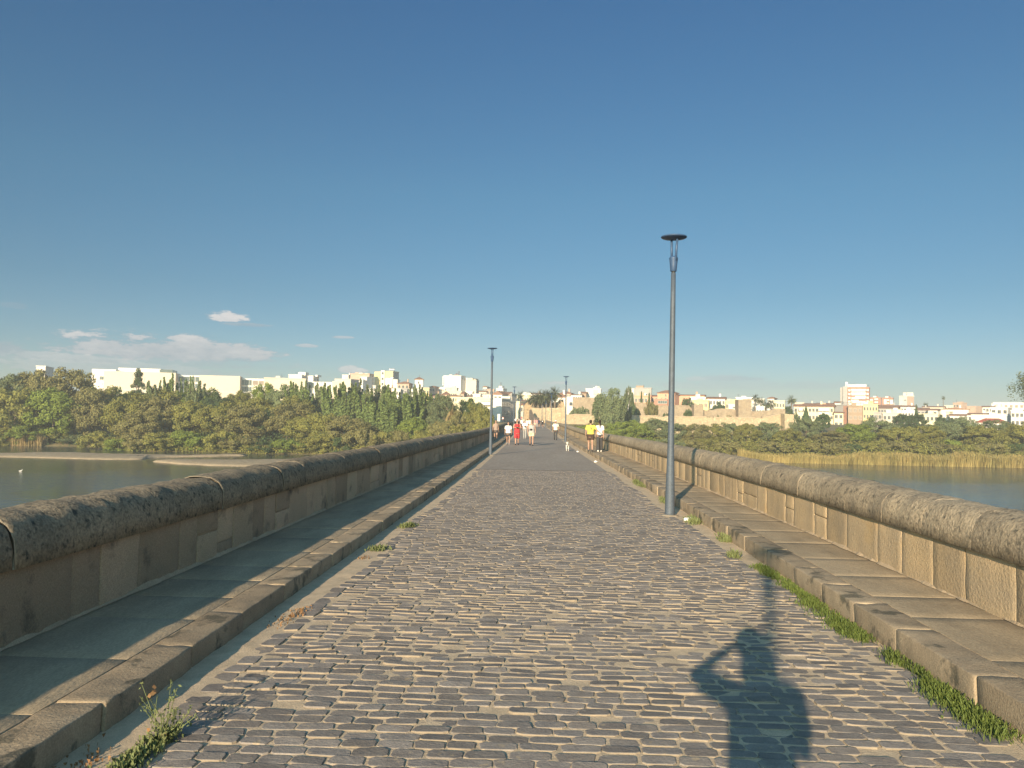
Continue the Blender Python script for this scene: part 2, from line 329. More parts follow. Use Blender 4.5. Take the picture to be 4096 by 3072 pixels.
def build_terrain():
    xs = list(np.concatenate([np.linspace(-3000, -420, 16), np.linspace(-380, 380, 96), np.linspace(420, 3000, 16)]))
    ys = list(np.concatenate([np.linspace(-1200, -90, 10), np.linspace(-80, 140, 8), np.linspace(150, 330, 91), np.linspace(345, 700, 30), np.linspace(760, 5500, 14)]))
    V = [(x, y, ground_z(x, y) + (.25 * nz(x, y, 0, .12) if y > 172 and not (y > 222 and abs(x - cx(y)) < 34) else 0)) for y in ys for x in xs]; n = len(xs)
    Fc = [(j * n + i, j * n + i + 1, (j + 1) * n + i + 1, (j + 1) * n + i) for j in range(len(ys) - 1) for i in range(n - 1)]
    o = link(bpy.data.objects.new('ground', mesh('ground', V, Fc, M['earth'], smooth=True))); tag(o, kind='structure')
    w = MB(); w.add([(-3000, -120, WATER_Z), (3000, -120, WATER_Z), (3000, 192, WATER_Z), (-3000, 192, WATER_Z)], [(0, 1, 2, 3)])
    tag(w.obj('river_water', M['water']), kind='structure')
    # gravel bars in the river, left of the bridge
    def bar(outline, h):
        pts = [P(x, y, 100) for x, y in outline]
        g = []
        for (x, y) in outline:
            v = P(x, y, 1.0) - Vector((0, 0, CAM_H)); t = (WATER_Z - CAM_H) / v.z; g.append((v.x * t, v.y * t))
        # smooth outline resample
        out = []
        n = len(g)
        for i in range(n):
            a, b = g[i], g[(i + 1) % n]; L_ = math.hypot(b[0] - a[0], b[1] - a[1]); k = max(1, int(L_ / 1.5))
            for j in range(k):
                t = j / k; x = a[0] + (b[0] - a[0]) * t; y = a[1] + (b[1] - a[1]) * t
                out.append((x + .5 * nz(x, y, 1, .5), y + .5 * nz(x, y, 7, .5)))
        cxm = sum(p[0] for p in out) / len(out); cym = sum(p[1] for p in out) / len(out)
        V = []; Fc = []; m = len(out)
        # inset rings by moving in y only (bars are long and thin)
        for s_, z in ((1.0, -.5), (.96, .02), (.8, h * .7), (.5, h), (.1, h * 1.1)):
            for (x, y) in out:
                xm = cxm + (x - cxm) * (1 - (1 - s_) * .12)
                mid = [q for q in out if abs(q[0] - x) < 4]; ym = (min(q[1] for q in mid) + max(q[1] for q in mid)) / 2
                V.append((xm, ym + (y - ym) * s_, WATER_Z + z + .05 * nz(x, y, z, 1.1)))
        for r_ in range(4):
            for k in range(m): Fc.append((r_ * m + k, r_ * m + (k + 1) % m, (r_ + 1) * m + (k + 1) % m, (r_ + 1) * m + k))
        Fc.append(tuple(4 * m + k for k in range(m)))
        return tag(link(bpy.data.objects.new('gravel_bar', mesh('gravel_bar', V, Fc, M['gravel'], smooth=True))), kind='structure')
    bar([(-700, 1822), (0, 1829), (220, 1834), (420, 1839), (560, 1839), (600, 1833), (700, 1829), (860, 1826), (1000, 1822), (760, 1822), (420, 1816), (290, 1811), (180, 1812), (60, 1817), (-700, 1812)], .35)
    bar([(610, 1847), (700, 1856), (850, 1864), (1000, 1868), (1250, 1868), (1600, 1850), (1600, 1836), (1200, 1838), (900, 1842), (720, 1841)], .4)
build_terrain()

def build_bridge():
    # masonry body with arches
    V = []; Fc = []
    mb = MB(); span = 11.0; pier = 3.4; y = Y0
    XL, XR = -4.12, 4.27
    ztop = -.06
    def pt(x, y_, z): return (x + cx(y_), y_, z + zr(y_))
    while y < Y1:
        ya = y + pier; yb_ = min(y + pier + span, Y1)
        def face(poly):      # poly (y,z) list, both sides + underside strips
            n = len(poly)
            for X, rev in ((XL, False), (XR, True)):
                idx = list(range(n));
                mb.add([pt(X, a, z) for a, z in poly], [tuple(reversed(idx)) if rev else tuple(idx)])
        # pier
        for (a, b) in ((y, ya),):
            for X in (XL, XR): mb.add([pt(X, a, -11), pt(X, b, -11), pt(X, b, ztop), pt(X, a, ztop)], [(0, 1, 2, 3)])
            mb.add([pt(XL, a, -11), pt(XR, a, -11), pt(XR, a, -4.2), pt(XL, a, -4.2)], [(0, 1, 2, 3)])
            mb.add([pt(XL, b, -11), pt(XR, b, -11), pt(XR, b, -4.2), pt(XL, b, -4.2)], [(0, 1, 2, 3)])
        # arch
        k = 12; r = (yb_ - ya) / 2
        if r > .5:
            prev = None
            for i in range(k + 1):
                t = math.pi * i / k; py = ya + r - r * math.cos(t); pz = -4.2 + min(r, 3.4) * math.sin(t) * .8
                cur = (py, pz)
                if prev:
                    for X in (XL, XR): mb.add([pt(X, prev[0], prev[1]), pt(X, cur[0], cur[1]), pt(X, cur[0], ztop), pt(X, prev[0], ztop)], [(0, 1, 2, 3)])
                    mb.add([pt(XL, *prev), pt(XR, *prev), pt(XR, *cur), pt(XL, *cur)], [(0, 1, 2, 3)])
                prev = cur
        y += pier + span
    # deck top under the paving
    ys = np.arange(Y0, Y1, 4.0)
    for a, b in zip(ys, ys[1:]): mb.add([pt(XL, a, -.10), pt(XR, a, -.10), pt(XR, b, -.10), pt(XL, b, -.10)], [(0, 1, 2, 3)])
    root = empty('stone_bridge', (0, 100, WATER_Z)); tag(root, 'long stone arch bridge carrying the cobbled road over the river', 'bridge')
    o = mb.obj('masonry', M['ashlar'], root); o.location = (0, -100, -WATER_Z)

    # ---- road: sand bed + setts
    sx = np.arange(KL - .05, KR + .08, .045)
    V = []; Fc = []
    def bed(y0, y1, dx, dy, fine):
        b = len(V); xs = np.arange(KL - .05, KR + .05 + dx, dx); ys = np.arange(y0, y1 + dy * .5, dy)
        for yy in ys:
            for xx in xs:
                if fine:
                    e = max(0, (xx - 2.35) * 2.2) + max(0, (-2.03 - xx) * 2.2); e = min(e, 1)
                    hgt = -.0075 + .0015 * min(1, max(0, (yy - 9) / 5)) + .003 * nz(xx, yy, 0, 1.3) + .004 * nz(xx, yy, 5, 4.5) + .002 * nz(xx, yy, 9, 19)
                    # a worn stretch where the joints are wide open and full of sand
                    wz = math.exp(-((yy - 6.6) / 1.6) ** 2); hgt += .0015 * wz
                    hgt += e * (.010 + .015 * nz(xx, yy, 3, .8))
                else: hgt = -.012 + (.012 if (xx > 2.35 or xx < -1.95) else 0)
                V.append((xx + cx(yy), yy, hgt + zr(yy)))
        n = len(xs)
        for j in range(len(ys) - 1):
            for i in range(n - 1): Fc.append((b + j * n + i, b + j * n + i + 1, b + (j + 1) * n + i + 1, b + (j + 1) * n + i))
    bed(Y0, 2.6, .5, 1.2, False); bed(2.6, 16, .042, .042, True); bed(16, 46, .12, .25, True); bed(46, Y1, .5, 3, False)
    road = link(bpy.data.objects.new('road', mesh('road', V, Fc, M['sand'], smooth=True))); tag(road, kind='structure')

    # setts, real stones up to 46 m
    r2 = np.random.RandomState(3)
    cs = []                           # x, y, hx, hy, ztop, tiltx, tilty, rot
    yy = -6.0
    while yy < 26:
        rh = .098 + r2.uniform(-.008, .010)
        jitter = r2.uniform(-.006, .006)
        el = -2.07 + .05 * math.sin(yy * .9) + .03 * math.sin(yy * 2.3); er = (2.50 if yy < 6 else max(2.22, 2.50 - (yy - 6) * .035)) + .04 * math.sin(yy * 1.1)
        x = el + .19 + r2.uniform(-.09, 0)
        wob = math.exp(-((yy - 6.6) / 1.9) ** 2); fd = 1 - .75 * min(1, max(0, (yy - 9) / 8))
        while x < er - .05:
            w = r2.uniform(.155, .235)
            g = r2.uniform(.007, .014) + wob * r2.uniform(0, .026)
            yo = .02 * math.sin(x * 1.3 + yy * .2) + r2.normal(0, .0035 + .004 * wob)
            if r2.rand() > .006 + .05 * wob * (r2.rand() < .5):
                cs.append((x + w / 2, yy + rh / 2 + yo + jitter, (w - g) / 2, (rh - r2.uniform(.007, .014) - wob * r2.uniform(0, .028)) / 2,
                           fd * r2.normal(0, .0016 + .0022 * wob), fd * r2.normal(0, .012 + .014 * wob), fd * r2.normal(0, .020 + .03 * wob), r2.normal(0, .02 + .02 * wob)))
            x += w
        yy += rh
    for side in (0, 1):
        yy = -6.0
        while yy < 26:
            l = r2.uniform(.16, .24); el = -2.07 + .05 * math.sin(yy * .9) + .03 * math.sin(yy * 2.3); er = (2.50 if yy < 6 else max(2.22, 2.50 - (yy - 6) * .035)) + .04 * math.sin(yy * 1.1)
            x = el + .075 if side == 0 else er + .07
            cs.append((x + r2.normal(0, .008), yy + l / 2, .068, l / 2 - .009, r2.normal(0, .004), r2.normal(0, .03), r2.normal(0, .03), r2.normal(0, .05)))
            yy += l
    cs = np.array(cs); n = len(cs)
    ch = .36
    ring = np.array([(-1, -1 + ch), (-1 + ch * .6, -1), (1 - ch * .6, -1), (1, -1 + ch), (1, 1 - ch), (1 - ch * .6, 1), (-1 + ch * .6, 1), (-1, 1 - ch)], float)
    rings = []
    for sc, dz in ((.92, 0.0), (.985, -.0022), (1.0, -.009), (1.0, -.05)):
        jit = 1 + r2.normal(0, .055, (n, 8, 2)) if sc == .92 else jit
        lx = ring[None, :, 0] * jit[:, :, 0] * cs[:, 2, None] * (sc if sc == 1 else 1 - (1 - sc) * .55); ly = ring[None, :, 1] * jit[:, :, 1] * cs[:, 3, None] * sc
        c, s_ = np.cos(cs[:, 7])[:, None], np.sin(cs[:, 7])[:, None]
        X = cs[:, 0, None] + lx * c - ly * s_; Yv = cs[:, 1, None] + lx * s_ + ly * c
        Z = cs[:, 4, None] + dz + lx * cs[:, 5, None] + ly * cs[:, 6, None]
        rings.append(np.stack([X, Yv, Z], -1))
    A = np.stack(rings, 1).reshape(n, 32, 3)
    yv = A[:, :, 1]; cxv = np.vectorize(cx)(yv); zrv = np.vectorize(zr)(yv); A[:, :, 0] += cxv; A[:, :, 2] += zrv
    fs = [(0, 1, 2, 3), (0, 3, 4, 7), (4, 5, 6, 7)]
    for k in range(3):
        for i in range(8): fs.append((k * 8 + i, (k + 1) * 8 + i, (k + 1) * 8 + (i + 1) % 8, k * 8 + (i + 1) % 8))
    FA = (np.array(fs)[None] + (np.arange(n) * 32)[:, None, None]).reshape(-1, 4)
    me = bpy.data.meshes.new('setts'); me.from_pydata(A.reshape(-1, 3), [], FA); me.materials.append(M['sett']); me.materials.append(M['sett_side'])
    nf = len(fs); mi = np.zeros((n, nf), np.int32); mi[:, 3 + 8:] = 1; mi[:, 3 + 8:3 + 16] = (r2.rand(n) < .75)[:, None]; me.polygons.foreach_set('material_index', mi.ravel())
    me.update()
    link(bpy.data.objects.new('setts', me), road)
    # far road surface
    V = []; Fc = []; ys = np.arange(26.05, Y1 + 70, 1.5)
    for k, a in enumerate(ys):
        for X in (-2.0, -1.0, 0, 1.2, 2.28): V.append((X + cx(a) - (max(0, a - Y1) ** 1.5) * .02, a, .004 + zr(a)))
    for k in range(len(ys) - 1):
        for i in range(4): Fc.append((k * 5 + i, k * 5 + i + 1, (k + 1) * 5 + i + 1, (k + 1) * 5 + i))
    link(bpy.data.objects.new('far_paving', mesh('far_paving', V, Fc, M['sett_far'])), road)
    V = []; Fc = []; ys = np.arange(-30, -6, 1.0)
    for a in ys: V += [(-2.1, a, .004), (2.5, a, .004)]
    for k in range(len(ys) - 1): Fc.append((k * 2, k * 2 + 1, k * 2 + 3, k * 2 + 2))
    link(bpy.data.objects.new('near_paving', mesh('near_paving', V, Fc, M['sett_far'])), road)
build_bridge()

def rblock(mb, x0, x1, y0, y1, z0, z1, div, r, amp, seed=0, mi=0, nsc=6.0, warp=None):
    """rounded, roughened block as one closed island"""
    nx, ny, nz_ = div; idx = {}; base = len(mb.V)
    cxm, cym, czm = (x0 + x1) / 2, (y0 + y1) / 2, (z0 + z1) / 2; hx, hy, hz = (x1 - x0) / 2, (y1 - y0) / 2, (z1 - z0) / 2
    def gp(i, n, h):
        if n < 3: return -h + 2 * h * i / n
        if i == 0: return -h
        if i == n: return h
        return (-h + r) + (2 * h - 2 * r) * (i - 1) / (n - 2)
    def vid(i, j, k):
        if (i, j, k) in idx: return idx[(i, j, k)]
        p = Vector((gp(i, nx, hx), gp(j, ny, hy), gp(k, nz_, hz)))
        q = Vector((max(-hx + r, min(hx - r, p.x)), max(-hy + r, min(hy - r, p.y)), max(-hz + r, min(hz - r, p.z))))
        d = p - q
        dn = d.normalized() if d.length > 1e-9 else Vector((0, 0, 0))
        if d.length > 1e-9: p = q + dn * r
        w = Vector((cxm, cym, czm)) + p
        a = amp * (noise.noise((w.x * nsc + seed, w.y * nsc, w.z * nsc)) + .5 * noise.noise((w.x * nsc * 3 + seed, w.y * nsc * 3, w.z * nsc * 3)))
        w = w + dn * a
        X, Yy, Z = w; out = (X + cx(Yy), Yy, Z + zr(Yy))
        idx[(i, j, k)] = len(mb.V); mb.V.append(out); return idx[(i, j, k)]
    def grid(fn, a, b, flip):
        for i in range(a):
            for j in range(b):
                q = (fn(i, j), fn(i + 1, j), fn(i + 1, j + 1), fn(i, j + 1))
                mb.F.append(tuple(reversed(q)) if flip else q); mb.m.append(mi)
    grid(lambda a, b: vid(a, b, 0), nx, ny, True); grid(lambda a, b: vid(a, b, nz_), nx, ny, False)
    grid(lambda a, b: vid(a, 0, b), nx, nz_, False); grid(lambda a, b: vid(a, ny, b), nx, nz_, True)
    grid(lambda a, b: vid(0, a, b), ny, nz_, True); grid(lambda a, b: vid(nx, a, b), ny, nz_, False)

def build_sides():
    for side in (-1, 1):
        K, W, kh = (KL, WL, KH_L) if side < 0 else (KR, WR, KH_R)
        # kerb stones and slabs -> pavement (structure)
        kb = MB(); sl = MB(); y = Y0; k = 0
        kw = .27
        while y < Y1:
            near = 0 < y < 16; mid = y < 40 and y > -2
            l = rnd.uniform(.75, 1.15) if y < 60 else 4.0
            div = (5, int(l / .07), 4) if near else ((3, 4, 3) if mid else (3, 3, 3))
            jx = rnd.uniform(-.010, .010); jz = rnd.uniform(-.003, .003)
            a, b = (K - kw, K + jx) if side < 0 else (K + jx, K + kw)
            rblock(kb, a, b, y + .003, y + l - .003, -.12, kh + jz, div, .012 if mid else .004, .012 if near else 0, seed=k, nsc=6)
            y += l; k += 1
        y = Y0
        while y < Y1:
            near = 0 < y < 18
            l = rnd.uniform(.6, 1.15) if y < 60 else 6.0
            a, b = (W - .1, K - kw - .010) if side < 0 else (K + kw + .010, W + .1)
            jz = rnd.uniform(-.002, .002)
            nd_ = (6, int(l / .12), 3) if near else (3, 3, 3)
            rblock(sl, a, b, y + .002, y + l - .002, -.1, kh - .004 + jz, nd_, .003, 0, seed=k)
            y += l; k += 1
        pv = kb.obj('pavement', M['kerb'], None, True); tag(pv, kind='structure')
        s = sl.obj('slabs', M['slab'], pv, True)
        # joint filler under slabs and kerbs
        f = MB(); ys = np.arange(Y0, Y1, 2.0)
        for a, b in zip(ys, ys[1:]):
            xa, xb = (W - .1, K - .03) if side < 0 else (K + .03, W + .1)
            h = kh - .009
            f.add([(xa + cx(a), a, h + zr(a)), (xb + cx(a), a, h + zr(a)), (xb + cx(b), b, h + zr(b)), (xa + cx(b), b, h + zr(b))], [(0, 1, 2, 3)])
        f.obj('joint_filling', M['gutter'], pv)

        # parapet
        root = empty('parapet_wall', (W + side * .27, 100, 0))
        tag(root, ('shaded granite parapet with rounded coping on the left side of the bridge' if side < 0 else 'sunlit granite parapet with rounded coping on the right side of the bridge'), 'parapet', 'parapets along the bridge')
        loc = (-(W + side * .27), -100, 0)
        bl = MB(); y = Y0; k = 100
        ztop = .665
        while y < Y1:
            near = 0 < y < 16; mid = -2 < y < 45
            l = rnd.choice([.42, .55, .62, .75, .95]) * rnd.uniform(.9, 1.1) if y < 70 else 3.0
            dpt = rnd.uniform(0, .012 if side < 0 else .004)
            div = (3, max(3, int(l / .07)), 7) if near else (3, 3, 3)
            a, b = (W - .5, W - dpt) if side < 0 else (W + dpt, W + .5)
            if rnd.random() < .22 and y < 70:
                zm = kh + rnd.uniform(.14, .3)
                rblock(bl, a, b, y + .005, y + l - .005, -.1, zm - .005, div, .010 if mid else .002, .010 if near else 0, seed=k if side < 0 else 5, nsc=5)
                rblock(bl, a, b, y + .005, y + l - .005, zm + .005, ztop, div, .010 if mid else .002, .010 if near else 0, seed=k + 3, nsc=5)
            else:
                rblock(bl, a, b, y + .003, y + l - .003, -.1, ztop, div, .006 if mid else .002, .010 if near else 0, seed=k if side < 0 else 5, nsc=5)
            y += l; k += 1
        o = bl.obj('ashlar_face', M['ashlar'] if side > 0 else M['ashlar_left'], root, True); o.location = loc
        # mortar core and a rough fillet at the foot
        mo = MB(); ys = list(np.arange(Y0, 0, 1.0)) + list(np.arange(0, 20, .06)) + list(np.arange(20, Y1, 3.0))
        xi = W - side * -.012
        xi = W + side * .024
        xo = W + side * .49
        for a, b in zip(ys, ys[1:]):
            mo.add([(xi + cx(a), a, 0 + zr(a)), (xi + cx(b), b, 0 + zr(b)), (xi + cx(b), b, ztop - .01 + zr(b)), (xi + cx(a), a, ztop - .01 + zr(a))], [(0, 1, 2, 3)])
            fa = .016 + .022 * nz(a, side, 0, 2.3) + .018 * nz(a, side, 3, 9); fb = .016 + .022 * nz(b, side, 0, 2.3) + .018 * nz(b, side, 3, 9)
            mo.add([(W - side * fa + cx(a), a, kh + .002 + zr(a)), (W - side * fb + cx(b), b, kh + .002 + zr(b)), (W + side * .02 + cx(b), b, kh + .02 + fb * 1.2 + zr(b)), (W + side * .02 + cx(a), a, kh + .02 + fa * 1.2 + zr(a))], [(0, 1, 2, 3)])
        o = mo.obj('mortar', M['gutter'], root, True); o.location = loc
        # coping: rounded stones, joints pinched
        cp = MB(); y = Y0
        xc = W + side * .25; hw = .295; zb = .668
        prof = []
        for i in range(17):
            t = math.pi * i / 16
            c, s_ = math.cos(t), math.sin(t)
            prof.append((-side * hw * math.copysign(abs(c) ** .72, c), .350 * abs(s_) ** .60))
        prof += [(-prof[0][0] * .97, -.0), (prof[0][0] * .97, -.0)]
        npf = len(prof)
        while y < Y1:
            near = 0 < y < 20; mid = y < 50
            l = rnd.uniform(.85, 1.35) if y < 70 else 3.5
            seg = int(l / .06) if near else (5 if mid else 2)
            sc = rnd.uniform(.975, 1.02) if side < 0 else rnd.uniform(.994, 1.006); dx = rnd.uniform(-.010, .010) * (1 if side < 0 else .25); sd_ = rnd.random() * 50 * (side < 0)
            yl = [0, .004, .014] + [l * q / seg for q in range(1, seg)] + [l - .014, l - .004, l]
            base = len(cp.V)
            for q, t in enumerate(yl):
                pin = ({0: .975, 1: .99, 2: 1.0} if side < 0 else {0: .994, 1: .998}).get(min(q, len(yl) - 1 - q), 1.0)
                for (px, pz) in prof:
                    X = xc + dx + px * sc * pin; Yv = y + t; Z = zb + pz * sc * (pin if pz > 0.01 else 1)
                    a = (.018 * nz(X, Yv + sd_, Z, 3.0) + .012 * nz(X, Yv + sd_, Z, 13)) if (mid and pz > .01) else 0
                    d = Vector((px, 0, pz + .05)).normalized() * a
                    cp.V.append((X + d.x + cx(Yv), Yv, Z + d.z + zr(Yv)))
            for q in range(len(yl) - 1):
                for i in range(npf):
                    j = (i + 1) % npf
                    f_ = (base + q * npf + i, base + q * npf + j, base + (q + 1) * npf + j, base + (q + 1) * npf + i)
                    cp.F.append(f_ if side < 0 else tuple(reversed(f_)))
                    cp.m.append(1 if side < 0 and q in (0, len(yl) - 2) else 0)
            cp.F.append(tuple(base + i for i in range(npf))); cp.F.append(tuple(base + (len(yl) - 1) * npf + i for i in range(npf))); cp.m += [1, 1]
            y += l
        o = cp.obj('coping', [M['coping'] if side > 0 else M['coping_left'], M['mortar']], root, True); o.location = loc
build_sides()

# ------------------------------------------------------------------ street lamps
def make_lamp():
    root = empty('street_lamp', (0, 0, 0))
    a = MB(); a.lathe([(.092, 0), (.090, .05), (.084, .35), (.072, .80), (.062, 1.15), (.056, 1.4), (.0535, 2.2), (.050, 3.0), (.046, 3.8), (.0425, 4.42)], 24); a.obj('pole', M['galv'], root, True)
    c = MB(); c.lathe([(.036, 4.40), (.036, 4.46), (.0, 4.46)], 18); c.obj('collar', M['darkmetal'], root, True)
    h = MB(); h.lathe([(.055, 4.45), (.058, 4.455), (.066, 4.56), (.080, 4.685), (.082, 4.695), (.060, 4.725), (.0, 4.728)], 24); hd = h.obj('lamp_head', M['lampblue'], root, True)
    for i, (x0, y0, x1, y1) in enumerate(((-.03, .02, -.034, .05), (.028, -.055, .050, -.075))):
        r = MB(); z0 = 4.70 if i == 0 else 4.64
        r.tube([(x0, y0, z0), ((x0 + x1) / 2, (y0 + y1) / 2, 4.87), (x1, y1, 5.06)], [.022, .021, .020], 10); r.obj('rod', M['lampblue'], hd, True)
    d = MB(); d.lathe([(.0, 5.035), (.07, 5.035), (.215, 5.065), (.232, 5.075), (.236, 5.085), (.230, 5.095), (.12, 5.11), (.0, 5.115)], 40); d.obj('reflector_disc', M['lampblue'], root, True)
    p = MB()
    p.lathe([(.17, -.03), (.165, .012), (.12, .028), (.0, .03)], 10); p.obj('footing', M['concrete'], root, True)
    return root
def copy_tree(o, parent=None, names=None):
    c = o.copy(); COL.objects.link(c)
    if parent is not None: c.parent = parent
    for ch in o.children: copy_tree(ch, c)
    return c
lamp0 = make_lamp()
lamps = [(2.32, 14.2, 'tallest grey steel lamp post, standing at the right kerb before the sunny parapet'),
         (-2.17, -8.3, 'grey steel lamp post behind the photographer, seen only as a long shadow'),
         (-2.20, 36.8, 'grey lamp post at the left kerb hiding the woman in brown'),
         (2.32, 59.6, 'grey steel lamp post beside the small white dog at the right kerb'),
         (-2.20, 82.0, 'slender lamp post behind the bare armed men, at the left kerb'),
         (2.32, 105.0, 'thin lamp post on the right kerb just left of the man in the white cap'),
         (-2.20, 127.5, 'small far lamp post on the left kerb before the cream corner house'),
         (2.32, 150.0, 'thin far lamp post right of the runner, against the ruined fort wall'),
         (-2.20, 172.5, 'tiny far left lamp post near the street mouth'),
         (2.32, 195.0, 'tiny lamp post second from the far end on the right kerb'),
         (2.32, 217.0, 'tiny last lamp post at the far end of the right kerb')]
for i, (x, y, lb) in enumerate(lamps):
    o = lamp0 if i == 0 else copy_tree(lamp0)
    o.location = (x + cx(y), y, zr(y) - .005); o.rotation_euler = (0, R(.35) if i == 0 else R(rnd.uniform(-.3, .5)), R(rnd.uniform(-10, 10)) if i else 0)
    tag(o, lb, 'street lamp', 'street lamps along the bridge kerbs')

# ------------------------------------------------------------------ vegetation
ORD = ['first', 'second', 'third', 'fourth', 'fifth', 'sixth', 'seventh', 'eighth', 'ninth', 'tenth', 'eleventh', 'twelfth', 'thirteenth', 'fourteenth', 'fifteenth', 'sixteenth',
       'seventeenth', 'eighteenth', 'nineteenth', 'twentieth', 'twenty-first', 'twenty-second', 'twenty-third', 'twenty-fourth', 'twenty-fifth', 'twenty-sixth', 'twenty-seventh', 'twenty-eighth', 'twenty-ninth', 'thirtieth',
       'thirty-first', 'thirty-second', 'thirty-third', 'thirty-fourth', 'thirty-fifth', 'thirty-sixth', 'thirty-seventh', 'thirty-eighth', 'thirty-ninth', 'fortieth']
def quads(C, Nn, S, rs, aspect=.6, up=None):
    """C centres (n,3), Nn normals, S sizes -> vertex array of quads"""
    n = len(C)
    t = rs.normal(size=(n, 3)) if up is None else up
    Nn = Nn / np.linalg.norm(Nn, axis=1, keepdims=True)
    a = np.cross(Nn, t); a /= np.linalg.norm(a, axis=1, keepdims=True) + 1e-9
    b = np.cross(Nn, a)
    a = a * S[:, None]; b = b * (S * aspect)[:, None]
    return np.stack([C - a, C - b * .9, C + a, C + b * .9], 1)            # lozenge-shaped leaf clumps
def qmesh(name, Q, m):
    n = len(Q); me = bpy.data.meshes.new(name)
    me.from_pydata(Q.reshape(-1, 3), [], np.arange(n * 4).reshape(n, 4)); me.materials.append(m); me.update(); return me
def crown_round(seed, R_=5.0, H=9.0, z0=1.2, clumps=85, per=150, leaf=.21, droop=0, flat=1.0):
    """bushy crown: many leaf clumps inside an uneven ellipsoid between z0 and z0+H"""
    rs = np.random.RandomState(seed); Cs = []; Ns = []; S = []
    lob = rs.normal(size=(7, 3)); lob[:, 2] *= .6; lob /= np.linalg.norm(lob, axis=1, keepdims=True); la = rs.uniform(.05, .26, 7)
    for k in range(clumps):
        d = rs.normal(size=3); d[2] = d[2] * .8 + .15; d /= np.linalg.norm(d)
        bulge = 1 + sum(a * max(0, d @ l) ** 4 for a, l in zip(la, lob)) - .10
        rr = rs.uniform(.45, 1.0) ** .6 * bulge
        c = np.array([d[0] * R_ * rr, d[1] * R_ * rr, z0 + H / 2 + d[2] * H / 2 * rr])
        rc = R_ * rs.uniform(.15, .27)
        n = int(per * (rc / (R_ * .2)) ** 1.4)
        u = rs.normal(size=(n, 3)); u /= np.linalg.norm(u, axis=1, keepdims=True)
        q = rs.uniform(.55, 1.08, n)[:, None]
        pos = c + u * rc * q * np.array([1, 1, .75])
        if droop: pos[:, 2] -= droop * rs.uniform(0, 1, n) ** 2 * rc * 2
        Cs.append(pos); Ns.append(u + rs.normal(size=(n, 3)) * .55 + d * .3); S.append(rs.uniform(.6, 1.35, n) * leaf)
    # sparse outer twigs
    n = clumps * 6; u = rs.normal(size=(n, 3)); u /= np.linalg.norm(u, axis=1, keepdims=True); u[:, 2] = abs(u[:, 2]) * .9 - .2
    pos = np.stack([u[:, 0] * R_ * 1.08, u[:, 1] * R_ * 1.08, z0 + H / 2 + u[:, 2] * H / 2 * 1.08], 1) * 1.0 + rs.normal(size=(n, 3)) * .3
    Cs.append(pos); Ns.append(u + rs.normal(size=(n, 3))); S.append(rs.uniform(.4, .9, n) * leaf)
    C = np.concatenate(Cs); C[:, 2] = np.maximum(C[:, 2], .1)
    return quads(C, np.concatenate(Ns), np.concatenate(S), rs)
def crown_plumes(seed, plumes=9, R_=2.6, H=13.0, per=520, leaf=.22):
    """white poplar style: upward brooms of leafy shoots"""
    rs = np.random.RandomState(seed); Cs = []; Ns = []; S = []
    for k in range(plumes):
        a = rs.uniform(0, 6.28); r0 = R_ * rs.uniform(.05, .5); r1 = R_ * rs.uniform(.3, 1.1); h0 = H * rs.uniform(.0, .3); h1 = H * rs.uniform(.6, 1.0) * (1.06 if k == 0 else .97)
        if k == 0: r1 *= .3
        t = rs.uniform(0, 1, per) ** .8; w = (.36 * (1 - t) ** .7 + .05) * (R_ / 2.6)
        ax = np.stack([np.cos(a) * (r0 + (r1 - r0) * t), np.sin(a) * (r0 + (r1 - r0) * t), h0 + (h1 - h0) * t], 1)
        off = rs.normal(size=(per, 3)) * w[:, None] * np.array([.8, .8, .6])
        Cs.append(ax + off); n_ = off * np.array([1, 1, .3]) + rs.normal(size=(per, 3)) * .35; Ns.append(n_); S.append(rs.uniform(.6, 1.3, per) * leaf)
    C = np.concatenate(Cs); C[:, 2] = np.maximum(C[:, 2], .1)
    up = np.tile(np.array([[0, 0, 1.0]]), (len(C), 1)) + rs.normal(size=(len(C), 3)) * .35
    return quads(C, np.concatenate(Ns), np.concatenate(S), rs, 1.5, up)
def crown_cone(seed, R_=1.2, H=9, n=2600, leaf=.2, pw=.8, z0=.3):
    rs = np.random.RandomState(seed); t = rs.uniform(0, 1, n); a = rs.uniform(0, 6.28, n)
    r = R_ * np.minimum(1, (1 - t) ** pw * 1.25) * np.minimum(1, t * 9 + .4) * rs.uniform(.7, 1.05, n)
    d = np.stack([np.cos(a), np.sin(a), rs.normal(size=n) * .3 + .25], 1)
    C = np.stack([np.cos(a) * r, np.sin(a) * r, z0 + t * H], 1) + rs.normal(size=(n, 3)) * .06
    return quads(C, d + rs.normal(size=(n, 3)) * .4, rs.uniform(.6, 1.2, n) * leaf, rs, 1.2, np.tile(np.array([[0, 0, 1.0]]), (n, 1)) + rs.normal(size=(n, 3)) * .3)
def crown_pine(seed, R_=3.4, H=8, n_l=12):
    rs = np.random.RandomState(seed); Cs = []; Ns = []; S = []
    for k in range(60):
        t = rs.uniform(0, 1); a = rs.uniform(0, 6.28); rr = R_ * (1 - .75 * t ** 1.6) * rs.uniform(.35, 1.0)
        c = np.array([math.cos(a) * rr, math.sin(a) * rr, 1.5 + H * t]); n = 130; u = rs.normal(size=(n, 3)); u /= np.linalg.norm(u, axis=1, keepdims=True)
        Cs.append(c + u * np.array([.85, .85, .38]) * rs.uniform(.6, 1.05, n)[:, None]); Ns.append(u + rs.normal(size=(n, 3)) * .5 + np.array([0, 0, .4])); S.append(rs.uniform(.5, 1.1, n) * .2)
    return quads(np.concatenate(Cs), np.concatenate(Ns), np.concatenate(S), rs)
